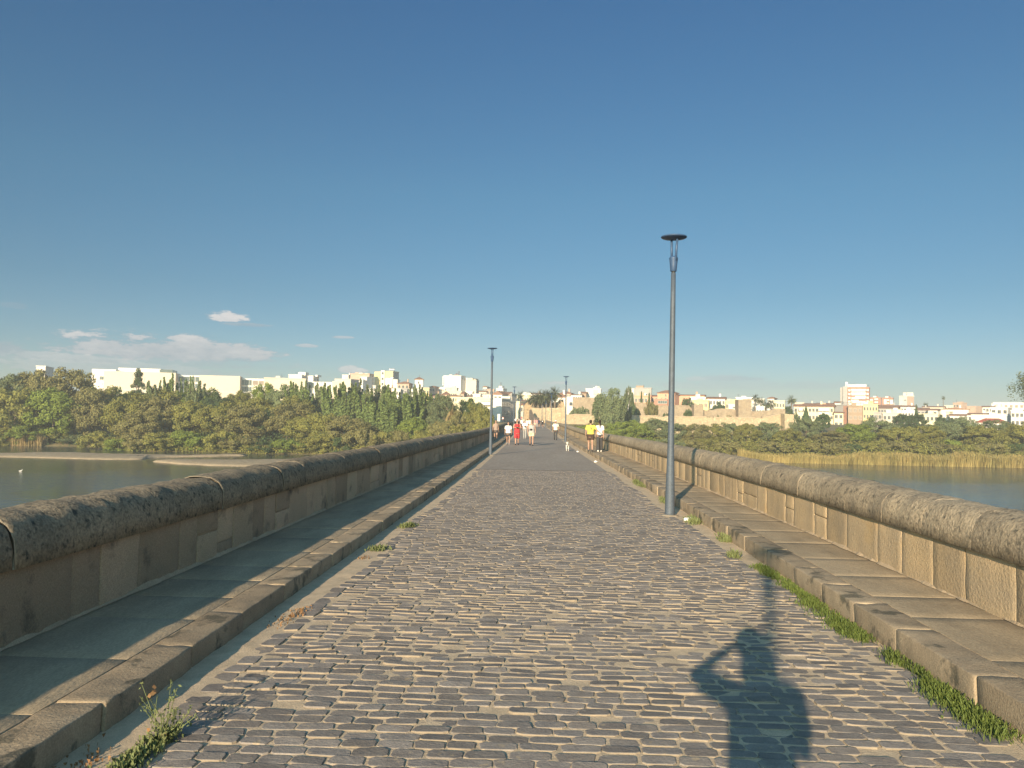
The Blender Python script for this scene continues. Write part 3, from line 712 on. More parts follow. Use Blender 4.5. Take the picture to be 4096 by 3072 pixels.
def crown_willow(seed, R_=4.5, H=13):
    rs = np.random.RandomState(seed); Cs = []; Ns = []; S = []
    for k in range(150):
        a = rs.uniform(0, 6.28); t = rs.uniform(0, 1); rr = R_ * (1 - t ** 2 * .75) * rs.uniform(.35, 1.05); zt = H * (.3 + .7 * t) * rs.uniform(.9, 1.03); L_ = min(zt - .3, rs.uniform(1.5, 4.5)); n = 70
        s_ = rs.uniform(0, 1, n); C = np.stack([np.cos(a) * (rr + .4 * s_) + rs.normal(size=n) * .28, np.sin(a) * (rr + .4 * s_) + rs.normal(size=n) * .28, zt - L_ * s_], 1)
        Cs.append(C); Ns.append(np.tile([[math.cos(a), math.sin(a), .3]], (n, 1)) + rs.normal(size=(n, 3)) * .6); S.append(rs.uniform(.6, 1.2, n) * .2)
    C = np.concatenate(Cs); up = np.tile(np.array([[0, 0, 1.0]]), (len(C), 1)) + rs.normal(size=(len(C), 3)) * .3
    return quads(C, np.concatenate(Ns), np.concatenate(S), rs, 1.6, up)
def trunk_mesh(seed, H, r, spread, limbs=6, z1=.7, lean=0):
    rs = random.Random(seed); mb = MB()
    pts = [Vector((lean * t * t + rs.uniform(-.1, .1) * t * 2, rs.uniform(-.1, .1) * t * 2, -.6 + (H * z1 + .6) * t)) for t in (0, .15, .35, .6, .8, 1)]
    mb.tube(pts, [r * 1.35, r, r * .85, r * .6, r * .4, r * .2], 8)
    for k in range(limbs):
        t = rs.uniform(.25, .8); p = pts[2] * (1 - t) + pts[4] * t; a = 6.28 * k / limbs + rs.uniform(-.4, .4); q = p + Vector((math.cos(a) * spread * .5, math.sin(a) * spread * .5, H * .14)); q2 = q + Vector((math.cos(a) * spread * .35, math.sin(a) * spread * .35, H * .16))
        mb.tube([p, q, q2], [r * .42, r * .28, r * .1], 6)
    return mb.mesh('trunk', M['trunk'], True)
PROTO = {}
def proto(kind):
    if kind in PROTO: return PROTO[kind]
    if kind.startswith('round'):
        s = int(kind[-1]); cr = crown_round(10 + s); v = (10.2, 10.2, trunk_mesh(s, 10, .22, 3.2))
    elif kind.startswith('bush'):
        s = int(kind[-1]); cr = crown_round(40 + s, 3.2, 4.6, -.2, 46, 130, .16); v = (6.6, 4.8, trunk_mesh(20 + s, 4.6, .10, 1.8))
    elif kind.startswith('poplar'):
        s = int(kind[-1]); cr = crown_plumes(60 + s, 24, per=360, leaf=.19); v = (5.4, 13.2, trunk_mesh(30 + s, 13, .16, 1.4, 5, .8))
    elif kind == 'cypress': cr = crown_cone(1, 1.0, 10, 3200, .16, .55); v = (2.0, 10.3, trunk_mesh(50, 10, .12, .3, 3, .8))
    elif kind == 'conifer': cr = crown_cone(2, 2.2, 9, 3600, .22, .9); v = (4.4, 9.3, trunk_mesh(51, 9, .14, .8, 5, .85))
    elif kind == 'pine': cr = crown_pine(3); v = (7.8, 10.0, trunk_mesh(52, 9.8, .24, 2.4, 8, .92))
    elif kind == 'willow': cr = crown_round(88, 4.4, 11.5, 1.2, 95, 120, .22, droop=1.3); v = (9.4, 13.4, trunk_mesh(53, 13, .26, 2.8, 7, .8))
    elif kind == 'gum': cr = crown_round(77, 5.5, 9, 14, 40, 120, .22, droop=1.6); v = (11, 23.5, trunk_mesh(54, 24, .34, 4.0, 10, .8))
    PROTO[kind] = (cr, v); return PROTO[kind]
CM = {}
def tree(kind, leaf, px, ytop, D, wpx, name, label, cat, group=None, tint=None, minz=None):
    cr, (w0, h0, tm) = proto(kind)
    X = TX(px) * D
    if D < 215: D = max(D, shore(X) + (2.0 if kind.startswith('bush') else 4.5)) + rnd.uniform(-.8, .8); X = TX(px) * D
    g = ground_z(X, D) - .15
    if minz is not None: g = minz
    top = P(px, ytop, D).z; h = max(1.2, top - g); w = wpx / F * D
    root = empty(name, (X, D, g), rnd.uniform(0, 6.28))
    tag(root, label, cat, group)
    key = (kind, leaf)
    if key not in CM: CM[key] = qmesh('crown', cr, M[leaf])
    c = link(bpy.data.objects.new('crown', CM[key]), root); t = link(bpy.data.objects.new('trunk', tm), root)
    c.scale = (w / w0, w / w0, h / h0); t.scale = ((w / w0 + 1) / 2, (w / w0 + 1) / 2, h / h0)
    return root
LEAFN = {'l_olive': 'olive green', 'l_bright': 'bright yellow-green', 'l_dark': 'dark green', 'l_brown': 'brownish olive', 'l_grey': 'grey green', 'l_poplar': 'fresh green'}

# (kind, leaf, px, ytop, distance, width px)
L_BACK = [('round0', 'l_grey', -120, 1500, 205, 260), ('round1', 'l_grey', 40, 1492, 200, 230), ('round2', 'l_brown', 170, 1478, 202, 230), ('round3', 'l_brown', 300, 1486, 204, 220),
          ('round1', 'l_olive', 395, 1545, 205, 180), ('round0', 'l_bright', 480, 1556, 212, 150), ('round2', 'l_dark', 585, 1560, 215, 130), ('round3', 'l_olive', 660, 1558, 208, 180),
          ('round1', 'l_bright', 800, 1550, 212, 170), ('round0', 'l_dark', 870, 1576, 208, 140), ('round2', 'l_olive', 950, 1560, 214, 130), ('round3', 'l_bright', 1040, 1541, 216, 110),
          ('round0', 'l_grey', 1120, 1546, 210, 130), ('round1', 'l_olive', 1030, 1590, 206, 170), ('round2', 'l_olive', 1180, 1580, 204, 170)]
L_POP = [(612, 1508, 206, 70), (688, 1500, 210, 95), (745, 1494, 212, 60), (775, 1512, 208, 90), (1180, 1514, 208, 90), (1212, 1530, 204, 80), (1285, 1522, 210, 100), (1325, 1530, 205, 90),
         (1385, 1518, 206, 110), (1425, 1520, 210, 100), (1455, 1556, 202, 90), (1510, 1526, 206, 120), (1545, 1545, 200, 100), (1580, 1560, 204, 110), (1615, 1560, 198, 100), (1665, 1528, 206, 80), (1690, 1560, 198, 95), (1720, 1562, 203, 85), (1640, 1590, 194, 120), (1560, 1600, 192, 120), (1490, 1600, 192, 110)]
L_MID = [('round1', 'l_olive', 60, 1545, 188, 250), ('round2', 'l_bright', 215, 1548, 186, 230), ('round3', 'l_brown', 360, 1560, 190, 170), ('round0', 'l_olive', 520, 1580, 189, 210), ('round1', 'l_brown', 640, 1590, 188, 210),
         ('round2', 'l_olive', 760, 1600, 189, 190), ('round3', 'l_brown', 560, 1650, 181, 190), ('round0', 'l_olive', 880, 1612, 188, 200), ('round1', 'l_brown', 985, 1620, 186, 200), ('round2', 'l_dark', 1080, 1640, 190, 170),
         ('round3', 'l_brown', 1150, 1620, 188, 190), ('round0', 'l_olive', 1230, 1660, 184, 180), ('round1', 'l_olive', 1300, 1650, 184, 170), ('round2', 'l_brown', 1395, 1660, 182, 210), ('round3', 'l_grey', 1775, 1586, 196, 120), ('round0', 'l_grey', 1735, 1600, 199, 110),
         ('round2', 'l_dark', 1890, 1592, 196, 130), ('round1', 'l_olive', 1915, 1612, 186, 110), ('round3', 'l_olive', 1945, 1640, 178, 100), ('round0', 'l_brown', 1840, 1650, 184, 110), ('round2', 'l_bright', 1660, 1668, 182, 150), ('round1', 'l_brown', 1765, 1680, 180, 130)]
L_FRONT = [('bush0', 'l_bright', 110, 1690, 178, 170), ('bush1', 'l_olive', 30, 1700, 182, 140), ('bush2', 'l_olive', 230, 1720, 177, 130), ('bush3', 'l_grey', 310, 1735, 176, 110), ('bush0', 'l_olive', 400, 1715, 176, 150), ('bush1', 'l_bright', 480, 1745, 173, 120),
           ('bush2', 'l_brown', 350, 1786, 169, 80), ('bush3', 'l_brown', 560, 1730, 174, 150), ('bush0', 'l_olive', 650, 1720, 175, 160), ('bush1', 'l_bright', 740, 1712, 176, 150), ('bush2', 'l_bright', 820, 1735, 173, 140), ('bush3', 'l_olive', 900, 1712, 175, 130),
           ('bush0', 'l_brown', 975, 1740, 172, 160), ('bush1', 'l_dark', 1065, 1760, 174, 120), ('bush2', 'l_bright', 1150, 1750, 172, 150), ('bush3', 'l_olive', 1230, 1745, 172, 150), ('bush0', 'l_olive', 1310, 1720, 173, 160), ('bush1', 'l_dark', 1380, 1735, 172, 150),
           ('bush2', 'l_brown', 1450, 1700, 173, 150), ('bush3', 'l_olive', 1530, 1715, 172, 130), ('bush0', 'l_brown', 1600, 1710, 173, 130), ('bush1', 'l_olive', 1690, 1705, 172, 130), ('bush2', 'l_brown', 1780, 1690, 172, 130), ('bush3', 'l_olive', 1860, 1685, 173, 130),
           ('bush0', 'l_olive', 1935, 1672, 172, 110), ('bush2', 'l_dark', 700, 1770, 171, 100), ('bush1', 'l_grey', 590, 1770, 171, 90)]
R_LIST = [('round0', 'l_olive', 2300, 1705, 204, 80), ('round1', 'l_bright', 2345, 1698, 200, 90), ('round2', 'l_olive', 2395, 1690, 206, 110), ('round3', 'l_bright', 2470, 1690, 203, 130), ('round0', 'l_bright', 2545, 1684, 206, 130), ('round1', 'l_grey', 2625, 1672, 208, 110),
          ('round2', 'l_grey', 2700, 1692, 204, 110), ('round3', 'l_brown', 2775, 1700, 202, 120), ('round0', 'l_olive', 2850, 1698, 206, 120), ('round1', 'l_grey', 2925, 1690, 207, 100), ('round2', 'l_olive', 2985, 1692, 204, 100), ('round3', 'l_grey', 3070, 1694, 208, 130),
          ('round0', 'l_olive', 3150, 1716, 204, 110), ('round1', 'l_grey', 3225, 1668, 212, 110), ('round2', 'l_brown', 3320, 1722, 202, 150), ('round3', 'l_bright', 3420, 1700, 206, 150), ('round0', 'l_grey', 3500, 1674, 212, 140), ('round1', 'l_olive', 3590, 1706, 204, 140),
          ('round2', 'l_grey', 3560, 1690, 216, 90), ('round3', 'l_olive', 3680, 1706, 206, 150), ('round0', 'l_grey', 3770, 1690, 212, 130), ('round1', 'l_grey', 3850, 1678, 214, 150), ('round2', 'l_olive', 3930, 1700, 206, 150), ('round3', 'l_grey', 4010, 1686, 210, 150), ('round0', 'l_olive', 4090, 1690, 204, 150), ('round1', 'l_grey', 4190, 1690, 206, 160)]
R_FRONT = [('bush0', 'l_bright', 2420, 1735, 192, 110), ('bush1', 'l_olive', 2500, 1745, 190, 120), ('bush2', 'l_bright', 2590, 1740, 192, 120), ('bush3', 'l_grey', 2670, 1745, 190, 120), ('bush0', 'l_brown', 2750, 1752, 191, 130), ('bush1', 'l_olive', 2835, 1745, 192, 120), ('bush2', 'l_brown', 2910, 1758, 190, 120),
           ('bush3', 'l_olive', 2990, 1765, 191, 120), ('bush0', 'l_brown', 3080, 1760, 190, 140), ('bush1', 'l_olive', 3170, 1765, 191, 130), ('bush2', 'l_brown', 3260, 1762, 190, 140), ('bush3', 'l_brown', 3350, 1770, 191, 130), ('bush0', 'l_dark', 3415, 1770, 189, 70), ('bush1', 'l_olive', 3490, 1760, 191, 140),
           ('bush2', 'l_brown', 3580, 1758, 192, 150), ('bush3', 'l_olive', 3670, 1765, 191, 140), ('bush0', 'l_brown', 3760, 1768, 190, 140), ('bush1', 'l_bright', 3800, 1750, 194, 90), ('bush2', 'l_olive', 3860, 1770, 191, 130), ('bush3', 'l_brown', 3950, 1765, 190, 130), ('bush0', 'l_olive', 4030, 1768, 191, 120), ('bush1', 'l_dark', 4085, 1765, 190, 100)]
def build_trees():
    def run(lst, fmt, cat, name, group):
        lst = sorted(lst, key=lambda a: a[2])
        for i, (k, lf, px, yt, D, w) in enumerate(lst):
            tree(k, lf, px, yt, D, w, name, fmt % (LEAFN[lf], ORD[i]), cat, group)
    run(L_BACK, '%s broad tree, %s from the left along the back of the left riverside wood', 'tree', 'broadleaf_tree', 'back trees of the left riverside wood')
    run(L_MID, '%s rounded tree, %s from the left in the middle of the left riverside wood', 'tree', 'broadleaf_tree', 'middle trees of the left riverside wood')
    run(L_FRONT, '%s bush, %s from the left along the front edge of the left wood', 'bush', 'riverside_bush', 'bushes at the edge of the left bank')
    run(R_LIST, '%s willow scrub tree, %s from the left behind the right bank reeds', 'tree', 'scrub_tree', 'scrub trees on the right bank')
    run(R_FRONT, '%s low bush, %s from the left just behind the right bank reeds', 'bush', 'riverside_bush', 'bushes behind the right bank reeds')
    for i, (px, yt, D, w) in enumerate(sorted(L_POP)):
        tree('poplar%d' % (i % 4), 'l_poplar' if i % 3 else 'l_grey', px, yt, D, w, 'poplar_tree', 'slender upright poplar with feathery shoots, %s poplar from the left, before the city' % ORD[i], 'tree', 'poplars of the left bank')
    T = [('pine', 'l_dark', 547, 1468, 240, 88, 'pine_tree', 'dark pine standing alone before the long cream building', 'tree'),
         ('willow', 'l_grey', 2447, 1528, 215, 125, 'willow_tree', 'big drooping grey green willow right of the couple, highest tree of the fort bank', 'tree'),
         ('round2', 'l_dark', 2405, 1575, 222, 70, 'broadleaf_tree', 'dark dense tree growing against the left side of the big willow', 'tree'),
         ('round3', 'l_grey', 2508, 1555, 224, 40, 'broadleaf_tree', 'thin pale tree just right of the big willow top', 'tree'),
         ('conifer', 'l_dark', 2529, 1572, 246, 36, 'cypress_tree', 'broad dark cypress beside the willow, leftmost of the fort cypresses', 'tree'),
         ('cypress', 'l_dark', 2565, 1566, 285, 13, 'cypress_tree', 'thin pointed cypress in front of the grey brown block', 'tree'),
         ('cypress', 'l_dark', 2596, 1573, 270, 15, 'cypress_tree', 'round topped cypress rising above the bushy tree on the fort terrace', 'tree'),
         ('round1', 'l_brown', 2606, 1604, 248, 56, 'broadleaf_tree', 'brownish bushy tree on the fort terrace below the round topped cypress', 'tree'),
         ('round0', 'l_dark', 2540, 1625, 244, 50, 'broadleaf_tree', 'dark spreading tree on the terrace at the foot of the broad cypress', 'tree'),
         ('bush0', 'l_dark', 2664, 1642, 246, 40, 'terrace_bush', 'small dark bush on the fort terrace left of the tall lamp post', 'bush'),
         ('round1', 'l_dark', 2752, 1636, 246, 44, 'broadleaf_tree', 'round dark green tree on the terrace right of the tall lamp post', 'tree'),
         ('round3', 'l_dark', 2745, 1597, 285, 60, 'broadleaf_tree', 'dark tree leaning over the fort rampart before the salmon wing', 'tree'),
         ('round0', 'l_dark', 2874, 1612, 285, 62, 'broadleaf_tree', 'spreading dark tree between the small fort tower and the white houses', 'tree'),
         ('bush1', 'l_dark', 2790, 1655, 243, 30, 'terrace_bush', 'low dark bush at the foot of the short fort tower', 'bush'),
         ('bush2', 'l_dark', 2830, 1655, 243, 40, 'terrace_bush', 'low dark bush on the terrace, second right of the short fort tower', 'bush'),
         ('bush3', 'l_dark', 2875, 1655, 243, 44, 'terrace_bush', 'low dark bush at the middle of the long terrace wall', 'bush'),
         ('bush0', 'l_brown', 2915, 1652, 243, 36, 'terrace_bush', 'brown tinged bush on the terrace before the tall square fort tower', 'bush'),
         ('bush1', 'l_dark', 2990, 1662, 243, 44, 'terrace_bush', 'last low dark bush on the terrace, where the rampart curves into shade', 'bush'),
         ('bush2', 'l_grey', 2300, 1622, 246, 50, 'terrace_bush', 'grey green oleander left on the terrace right of the fourth lamp', 'bush'),
         ('bush3', 'l_grey', 2335, 1620, 246, 50, 'terrace_bush', 'grey green oleander on the terrace, nearest to the willow', 'bush'),
         ('conifer', 'l_dark', 3224, 1627, 262, 40, 'conifer_tree', 'dark pointed conifer in front of the long yellow apartment block', 'tree'),
         ('round2', 'l_dark', 3290, 1651, 256, 62, 'broadleaf_tree', 'dark flat topped tree in front of the yellow apartment block', 'tree'),
         ('round0', 'l_dark', 3182, 1650, 252, 26, 'broadleaf_tree', 'dark tree just right of the lower fort corner tower', 'tree'),
         ('round3', 'l_dark', 3150, 1628, 290, 40, 'broadleaf_tree', 'dark tree behind the top of the lower fort corner', 'tree'),
         ('round1', 'l_dark', 3610, 1655, 262, 76, 'broadleaf_tree', 'left of two big round dark trees before the yellow flats on the right', 'tree'),
         ('round2', 'l_dark', 3662, 1652, 260, 74, 'broadleaf_tree', 'right of two big round dark trees before the yellow flats', 'tree'),
         ('conifer', 'l_dark', 3665, 1618, 275, 22, 'conifer_tree', 'narrow dark conifer poking above the two big round trees', 'tree'),
         ('round0', 'l_dark', 3765, 1662, 258, 44, 'broadleaf_tree', 'dark tree at the right end of the pale yellow flats', 'tree'),
         ('round3', 'l_dark', 3806, 1674, 256, 34, 'broadleaf_tree', 'small dark tree before the low white houses right of the yellow flats', 'tree'),
         ('round1', 'l_grey', 3845, 1664, 254, 56, 'broadleaf_tree', 'thin grey tree left of the dark red roof', 'tree'),
         ('gum', 'l_grey', 4200, 1455, 196, 230, 'eucalyptus_tree', 'tall grey eucalyptus drooping in from the right edge of the picture', 'tree')]
    for t in T: tree(t[0], t[1], t[2], t[3], t[4], t[5], t[6], t[7], t[8], 'town and terrace trees' if t[8] == 'tree' else 'bushes on the fort terrace')
    # dead-fronded fan palm in the left wood
    # palms
    palms = [(1812, 1602, 190, 40, 'shaggy fan palm with hanging dead fronds in the left wood beside the bridge', True),
             (2080, 1568, 300, 26, 'palm rising behind the cream corner house, left of the ruined wall', False),
             (2133, 1570, 255, 30, 'fan palm at the left end of the row on the ruined wall', False), (2152, 1569, 255.6, 30, 'second fan palm from the left on the ruined wall', False),
             (2168, 1566, 255, 30, 'third fan palm from the left on the ruined wall', False), (2184, 1564, 255.6, 30, 'fourth fan palm on the ruined wall, below the tallest one', False),
             (2202, 1563, 255, 30, 'fifth fan palm on the ruined wall, beside the tallest one', False), (2219, 1552, 255.6, 30, 'tallest fan palm at the right end of the ruined wall row', False),
             (2243, 1592, 266, 18, 'small dark palm right of the ruined wall palms', False), (1888, 1563, 380, 16, 'small palm among the old houses left of the first street lamp', False),
             (3020, 1580, 300, 26, 'left of the twin palms behind the tall square fort tower', False), (3043, 1590, 300, 22, 'right of the twin palms behind the tall square fort tower', False),
             (3064, 1606, 298, 26, 'short palm left of the rampart bend', False), (3085, 1602, 298, 28, 'bushy palm before the white gabled houses', False), (3166, 1583, 320, 28, 'lone palm rising behind the lower fort corner', False),
             (3704, 1610, 420, 14, 'small distant palm on the skyline left of the tall thin one', False), (3773, 1585, 420, 11, 'tall thin lone palm on the right skyline', False)]
    rs = random.Random(5)
    def palm_crown(sd, skirt):
        rs = random.Random(sd); mb = MB()
        def frond(a, e, L_, dr, fan, mi=0):
            pts = []; p = Vector((0, 0, 0)); d = Vector((math.cos(a) * math.cos(e), math.sin(a) * math.cos(e), math.sin(e)))
            for k in range(6): pts.append(p.copy()); p = p + d * L_ / 5; d = (d + Vector((0, 0, -dr))).normalized()
            sidev = Vector((-math.sin(a), math.cos(a), 0))
            for k in range(2 if fan else 0, 6):
                for sgn in (-1, 1):
                    for q in range(2):
                        l = L_ * (.42 if fan else .30) * (1 - .1 * k) * rs.uniform(.8, 1.1); b = pts[k] + (pts[min(k + 1, 5)] - pts[k]) * q * .5
                        t = b + sidev * sgn * l * .7 + (pts[5] - pts[3]).normalized() * l * .55 + Vector((0, 0, -.25 * l))
                        w = sidev.cross(Vector((0, 0, 1))) * .06 * L_
                        mb.add([b - w, b + w, t + w * .2, t - w * .2], [(0, 1, 2, 3)], mi)
            for k in range(5): mb.add([pts[k] - sidev * .03, pts[k] + sidev * .03, pts[k + 1] + sidev * .02, pts[k + 1] - sidev * .02], [(0, 1, 2, 3)], mi)
        for k in range(64): frond(rs.uniform(0, 6.28), rs.uniform(-.9, 1.35), rs.uniform(.95, 1.45), rs.uniform(.10, .3), True)
        if skirt:
            for k in range(60): frond(rs.uniform(0, 6.28), rs.uniform(-1.5, -1.0), rs.uniform(1.6, 3.2), .1, True, 1)
        return mb.mesh('crown', [M['l_palm'], M['reed_tan']])
    pcs = [palm_crown(i, False) for i in range(3)]; ps = palm_crown(9, True)
    for i, (px, yt, D, w, lb, sk) in enumerate(palms):
        X = TX(px) * D; g = ground_z(X, D) - .3; top = P(px, yt, D).z; s_ = w / F * D / (1.3 if D < 256 and px > 2100 else 1.8)
        root = empty('palm_tree', (X, D, g), rs.uniform(0, 6)); tag(root, lb, 'palm tree', 'palms of the far bank')
        c = link(bpy.data.objects.new('crown', ps if sk else pcs[i % 3]), root); c.location = (0, 0, top - g - .9 * s_); c.scale = (s_, s_, s_)
        t = MB(); h = top - g - .9 * s_; t.tube([(0, 0, 0), (.05, 0, h * .5), (0, 0, h)], [.24 * max(.7, s_), .19 * max(.7, s_), .16 * max(.7, s_)], 8); t.obj('trunk', M['trunk'], root, True)
    # reeds (stuff)
    def reeds(name, label, xs0, xs1, y_off, depth, n, h0, h1, m, right=True):
        rs = np.random.RandomState(8); X = rs.uniform(xs0, xs1, n)
        yb = np.array([shore(a) for a in X])
        Yv = yb + rs.uniform(-.4, depth, n)
        h = rs.uniform(h0, h1, n) * (1 + .30 * np.array([nz(x, 0, 3, .12) for x in X]) * 2)
        base = np.stack([X, Yv, np.array([max(ground_z(x, y_), WATER_Z) - .1 for x, y_ in zip(X, Yv)])], 1)
        ln = rs.normal(size=(n, 2)) * .12; top = base + np.stack([ln[:, 0] * h, ln[:, 1] * h, h], 1); w = rs.uniform(.03, .085, n)
        a = rs.uniform(0, 3.14, n); sv = np.stack([np.cos(a) * w, np.sin(a) * w, 0 * w], 1)
        Q = np.stack([base - sv, base + sv, top + sv * .35, top - sv * .35], 1)
        tag(link(bpy.data.objects.new(name, qmesh(name, Q, m))), label, 'reeds', kind='stuff')
    reeds('reeds', 'band of golden green reeds along the right bank waterline', TX(2960) * 182, 150, 0, 3.2, 34000, 1.1, 2.3, M['reed'])
    reeds('reeds', 'pale dry reeds at the far left water edge under the trees', TX(-60) * 191, TX(190) * 191, 172.5, 2.0, 5000, 1.6, 2.8, M['reed_tan'], False)
    # undergrowth (stuff) fills between the trunks
    rs = np.random.RandomState(3)
    def under(name, label, x0, x1, y0, y1, n, h, m):
        X = rs.uniform(x0, x1, n); Y = rs.uniform(y0, y1, n); Z = np.array([ground_z(a, b) for a, b in zip(X, Y)]) + rs.uniform(0, h, n) * (1 + .5 * np.array([nz(a, b, 0, .25) for a, b in zip(X, Y)]))
        ok = Y > np.array([shore(a) for a in X]) + .5; X, Y, Z = X[ok], Y[ok], Z[ok]; n = len(X); C = np.stack([X, Y, Z], 1); Q = quads(C, rs.normal(size=(n, 3)) + np.array([0, -.5, .8]), rs.uniform(.15, .34, n), rs)
        tag(link(bpy.data.objects.new(name, qmesh(name, Q, m))), label, 'undergrowth', kind='stuff')
    under('undergrowth', 'dark tangled undergrowth below the trees of the left wood', -150, -6, 174, 208, 40000, 2.6, M['l_dark'])
    X = rs.uniform(-98, -6, 16000); sy = np.array([shore(a) for a in X]); Y = sy - .3 + rs.uniform(0, 1, 16000) ** 1.5 * 5; Z = WATER_Z + (Y - sy + .4) * .25 + rs.uniform(0, 1.6, 16000) * (1 + .7 * np.array([nz(a, 0, 5, .3) for a in X]))
    tag(link(bpy.data.objects.new('undergrowth', qmesh('undergrowth', quads(np.stack([X, Y, Z], 1), rs.normal(size=(16000, 3)) + np.array([0, -.8, .5]), rs.uniform(.12, .26, 16000), rs), M['l_olive']))), 'olive scrub fringing the waterline of the left wood', 'undergrowth', kind='stuff')
    under('undergrowth', 'olive undergrowth between the bushes of the right bank', 4, 150, 185, 222, 34000, 2.2, M['l_olive'])
build_trees()

# ------------------------------------------------------------------ town
WIN = {}
def win_mesh(kind):
    """unit window in the XZ plane facing -Y: frame, recessed looking pane, sill"""
    if kind in WIN: return WIN[kind]
    mb = MB()
    if kind == 'plain' or kind == 'shut':
        mb.box(-.5, .5, -.035, .02, 0, 1, 0)
        for a, b, c, d in ((-.58, -.5, -.05, 1.05), (.5, .58, -.05, 1.05)): mb.box(a, b, -.07, .02, c, d, 1)
        mb.box(-.5, .5, -.07, .02, 1, 1.06, 1); mb.box(-.62, .62, -.16, .02, -.12, -.05, 1)
        mb.box(-.03, .03, -.055, -.034, 0, 1, 1)
        ms = [M['glass'] if kind == 'plain' else M['shutter'], M['frame']]
    elif kind == 'band':
        mb.box(-.5, .5, -.035, .02, 0, 1, 0)
        for k in range(5): x = -.5 + k * .25; mb.box(x - .008, x + .008, -.09, -.034, 0, 1, 1)
        mb.box(-.5, .5, -.10, .02, 1.0, 1.04, 1); mb.box(-.52, .52, -.3, .02, -.09, 0, 1)
        ms = [M['glassg'], M['white']]
    elif kind == 'arch':
        prof = [(-.5, 0), (.5, 0), (.5, .6)] + [(.5 * math.cos(t), .6 + .4 * math.sin(t)) for t in [math.pi * k / 8 for k in range(1, 8)]] + [(-.5, .6)]
        n = len(prof); mb.add([(x, -.04, z) for x, z in prof] + [(x, .02, z) for x, z in prof], [tuple(range(n))] + [(i, i + n, (i + 1) % n + n, (i + 1) % n) for i in range(n)], 0)
        mb.box(-.6, .6, -.12, .02, -.08, 0, 1); ms = [M['glass'], M['frame']]
    WIN[kind] = mb.mesh('window', ms); return WIN[kind]
BALC = None
def add_win(root, x, y, z, w, h, face, kind='plain'):
    o = link(bpy.data.objects.new('window', win_mesh(kind)), root); o.location = (x, y, z); o.scale = (w, 1, h)
    if face == 'S': o.rotation_euler = (0, 0, R(90))
    return o
def add_balcony(root, x, y, z, w, face, solid=True, col='white'):
    mb = MB(); mb.box(-w / 2, w / 2, -1.1, -.01, -.15, 0)
    if solid: mb.box(-w / 2, w / 2, -1.1, -1.0, .002, .95); mb.box(-w / 2, -w / 2 + .1, -.995, -.01, .002, .95); mb.box(w / 2 - .1, w / 2, -.995, -.01, .002, .95)
    else:
        mb.box(-w / 2, w / 2, -1.1, -1.05, .9, .96)
        n = max(3, int(w / .5))
        for k in range(n + 1): mb.box(-w / 2 + k * (w - .04) / n, -w / 2 + .04 + k * (w - .04) / n, -1.09, -1.06, .002, .9)
    o = mb.obj('balcony', M[col], root); o.location = (x, y, z)
    if face == 'S': o.rotation_euler = (0, 0, R(90))
    return o
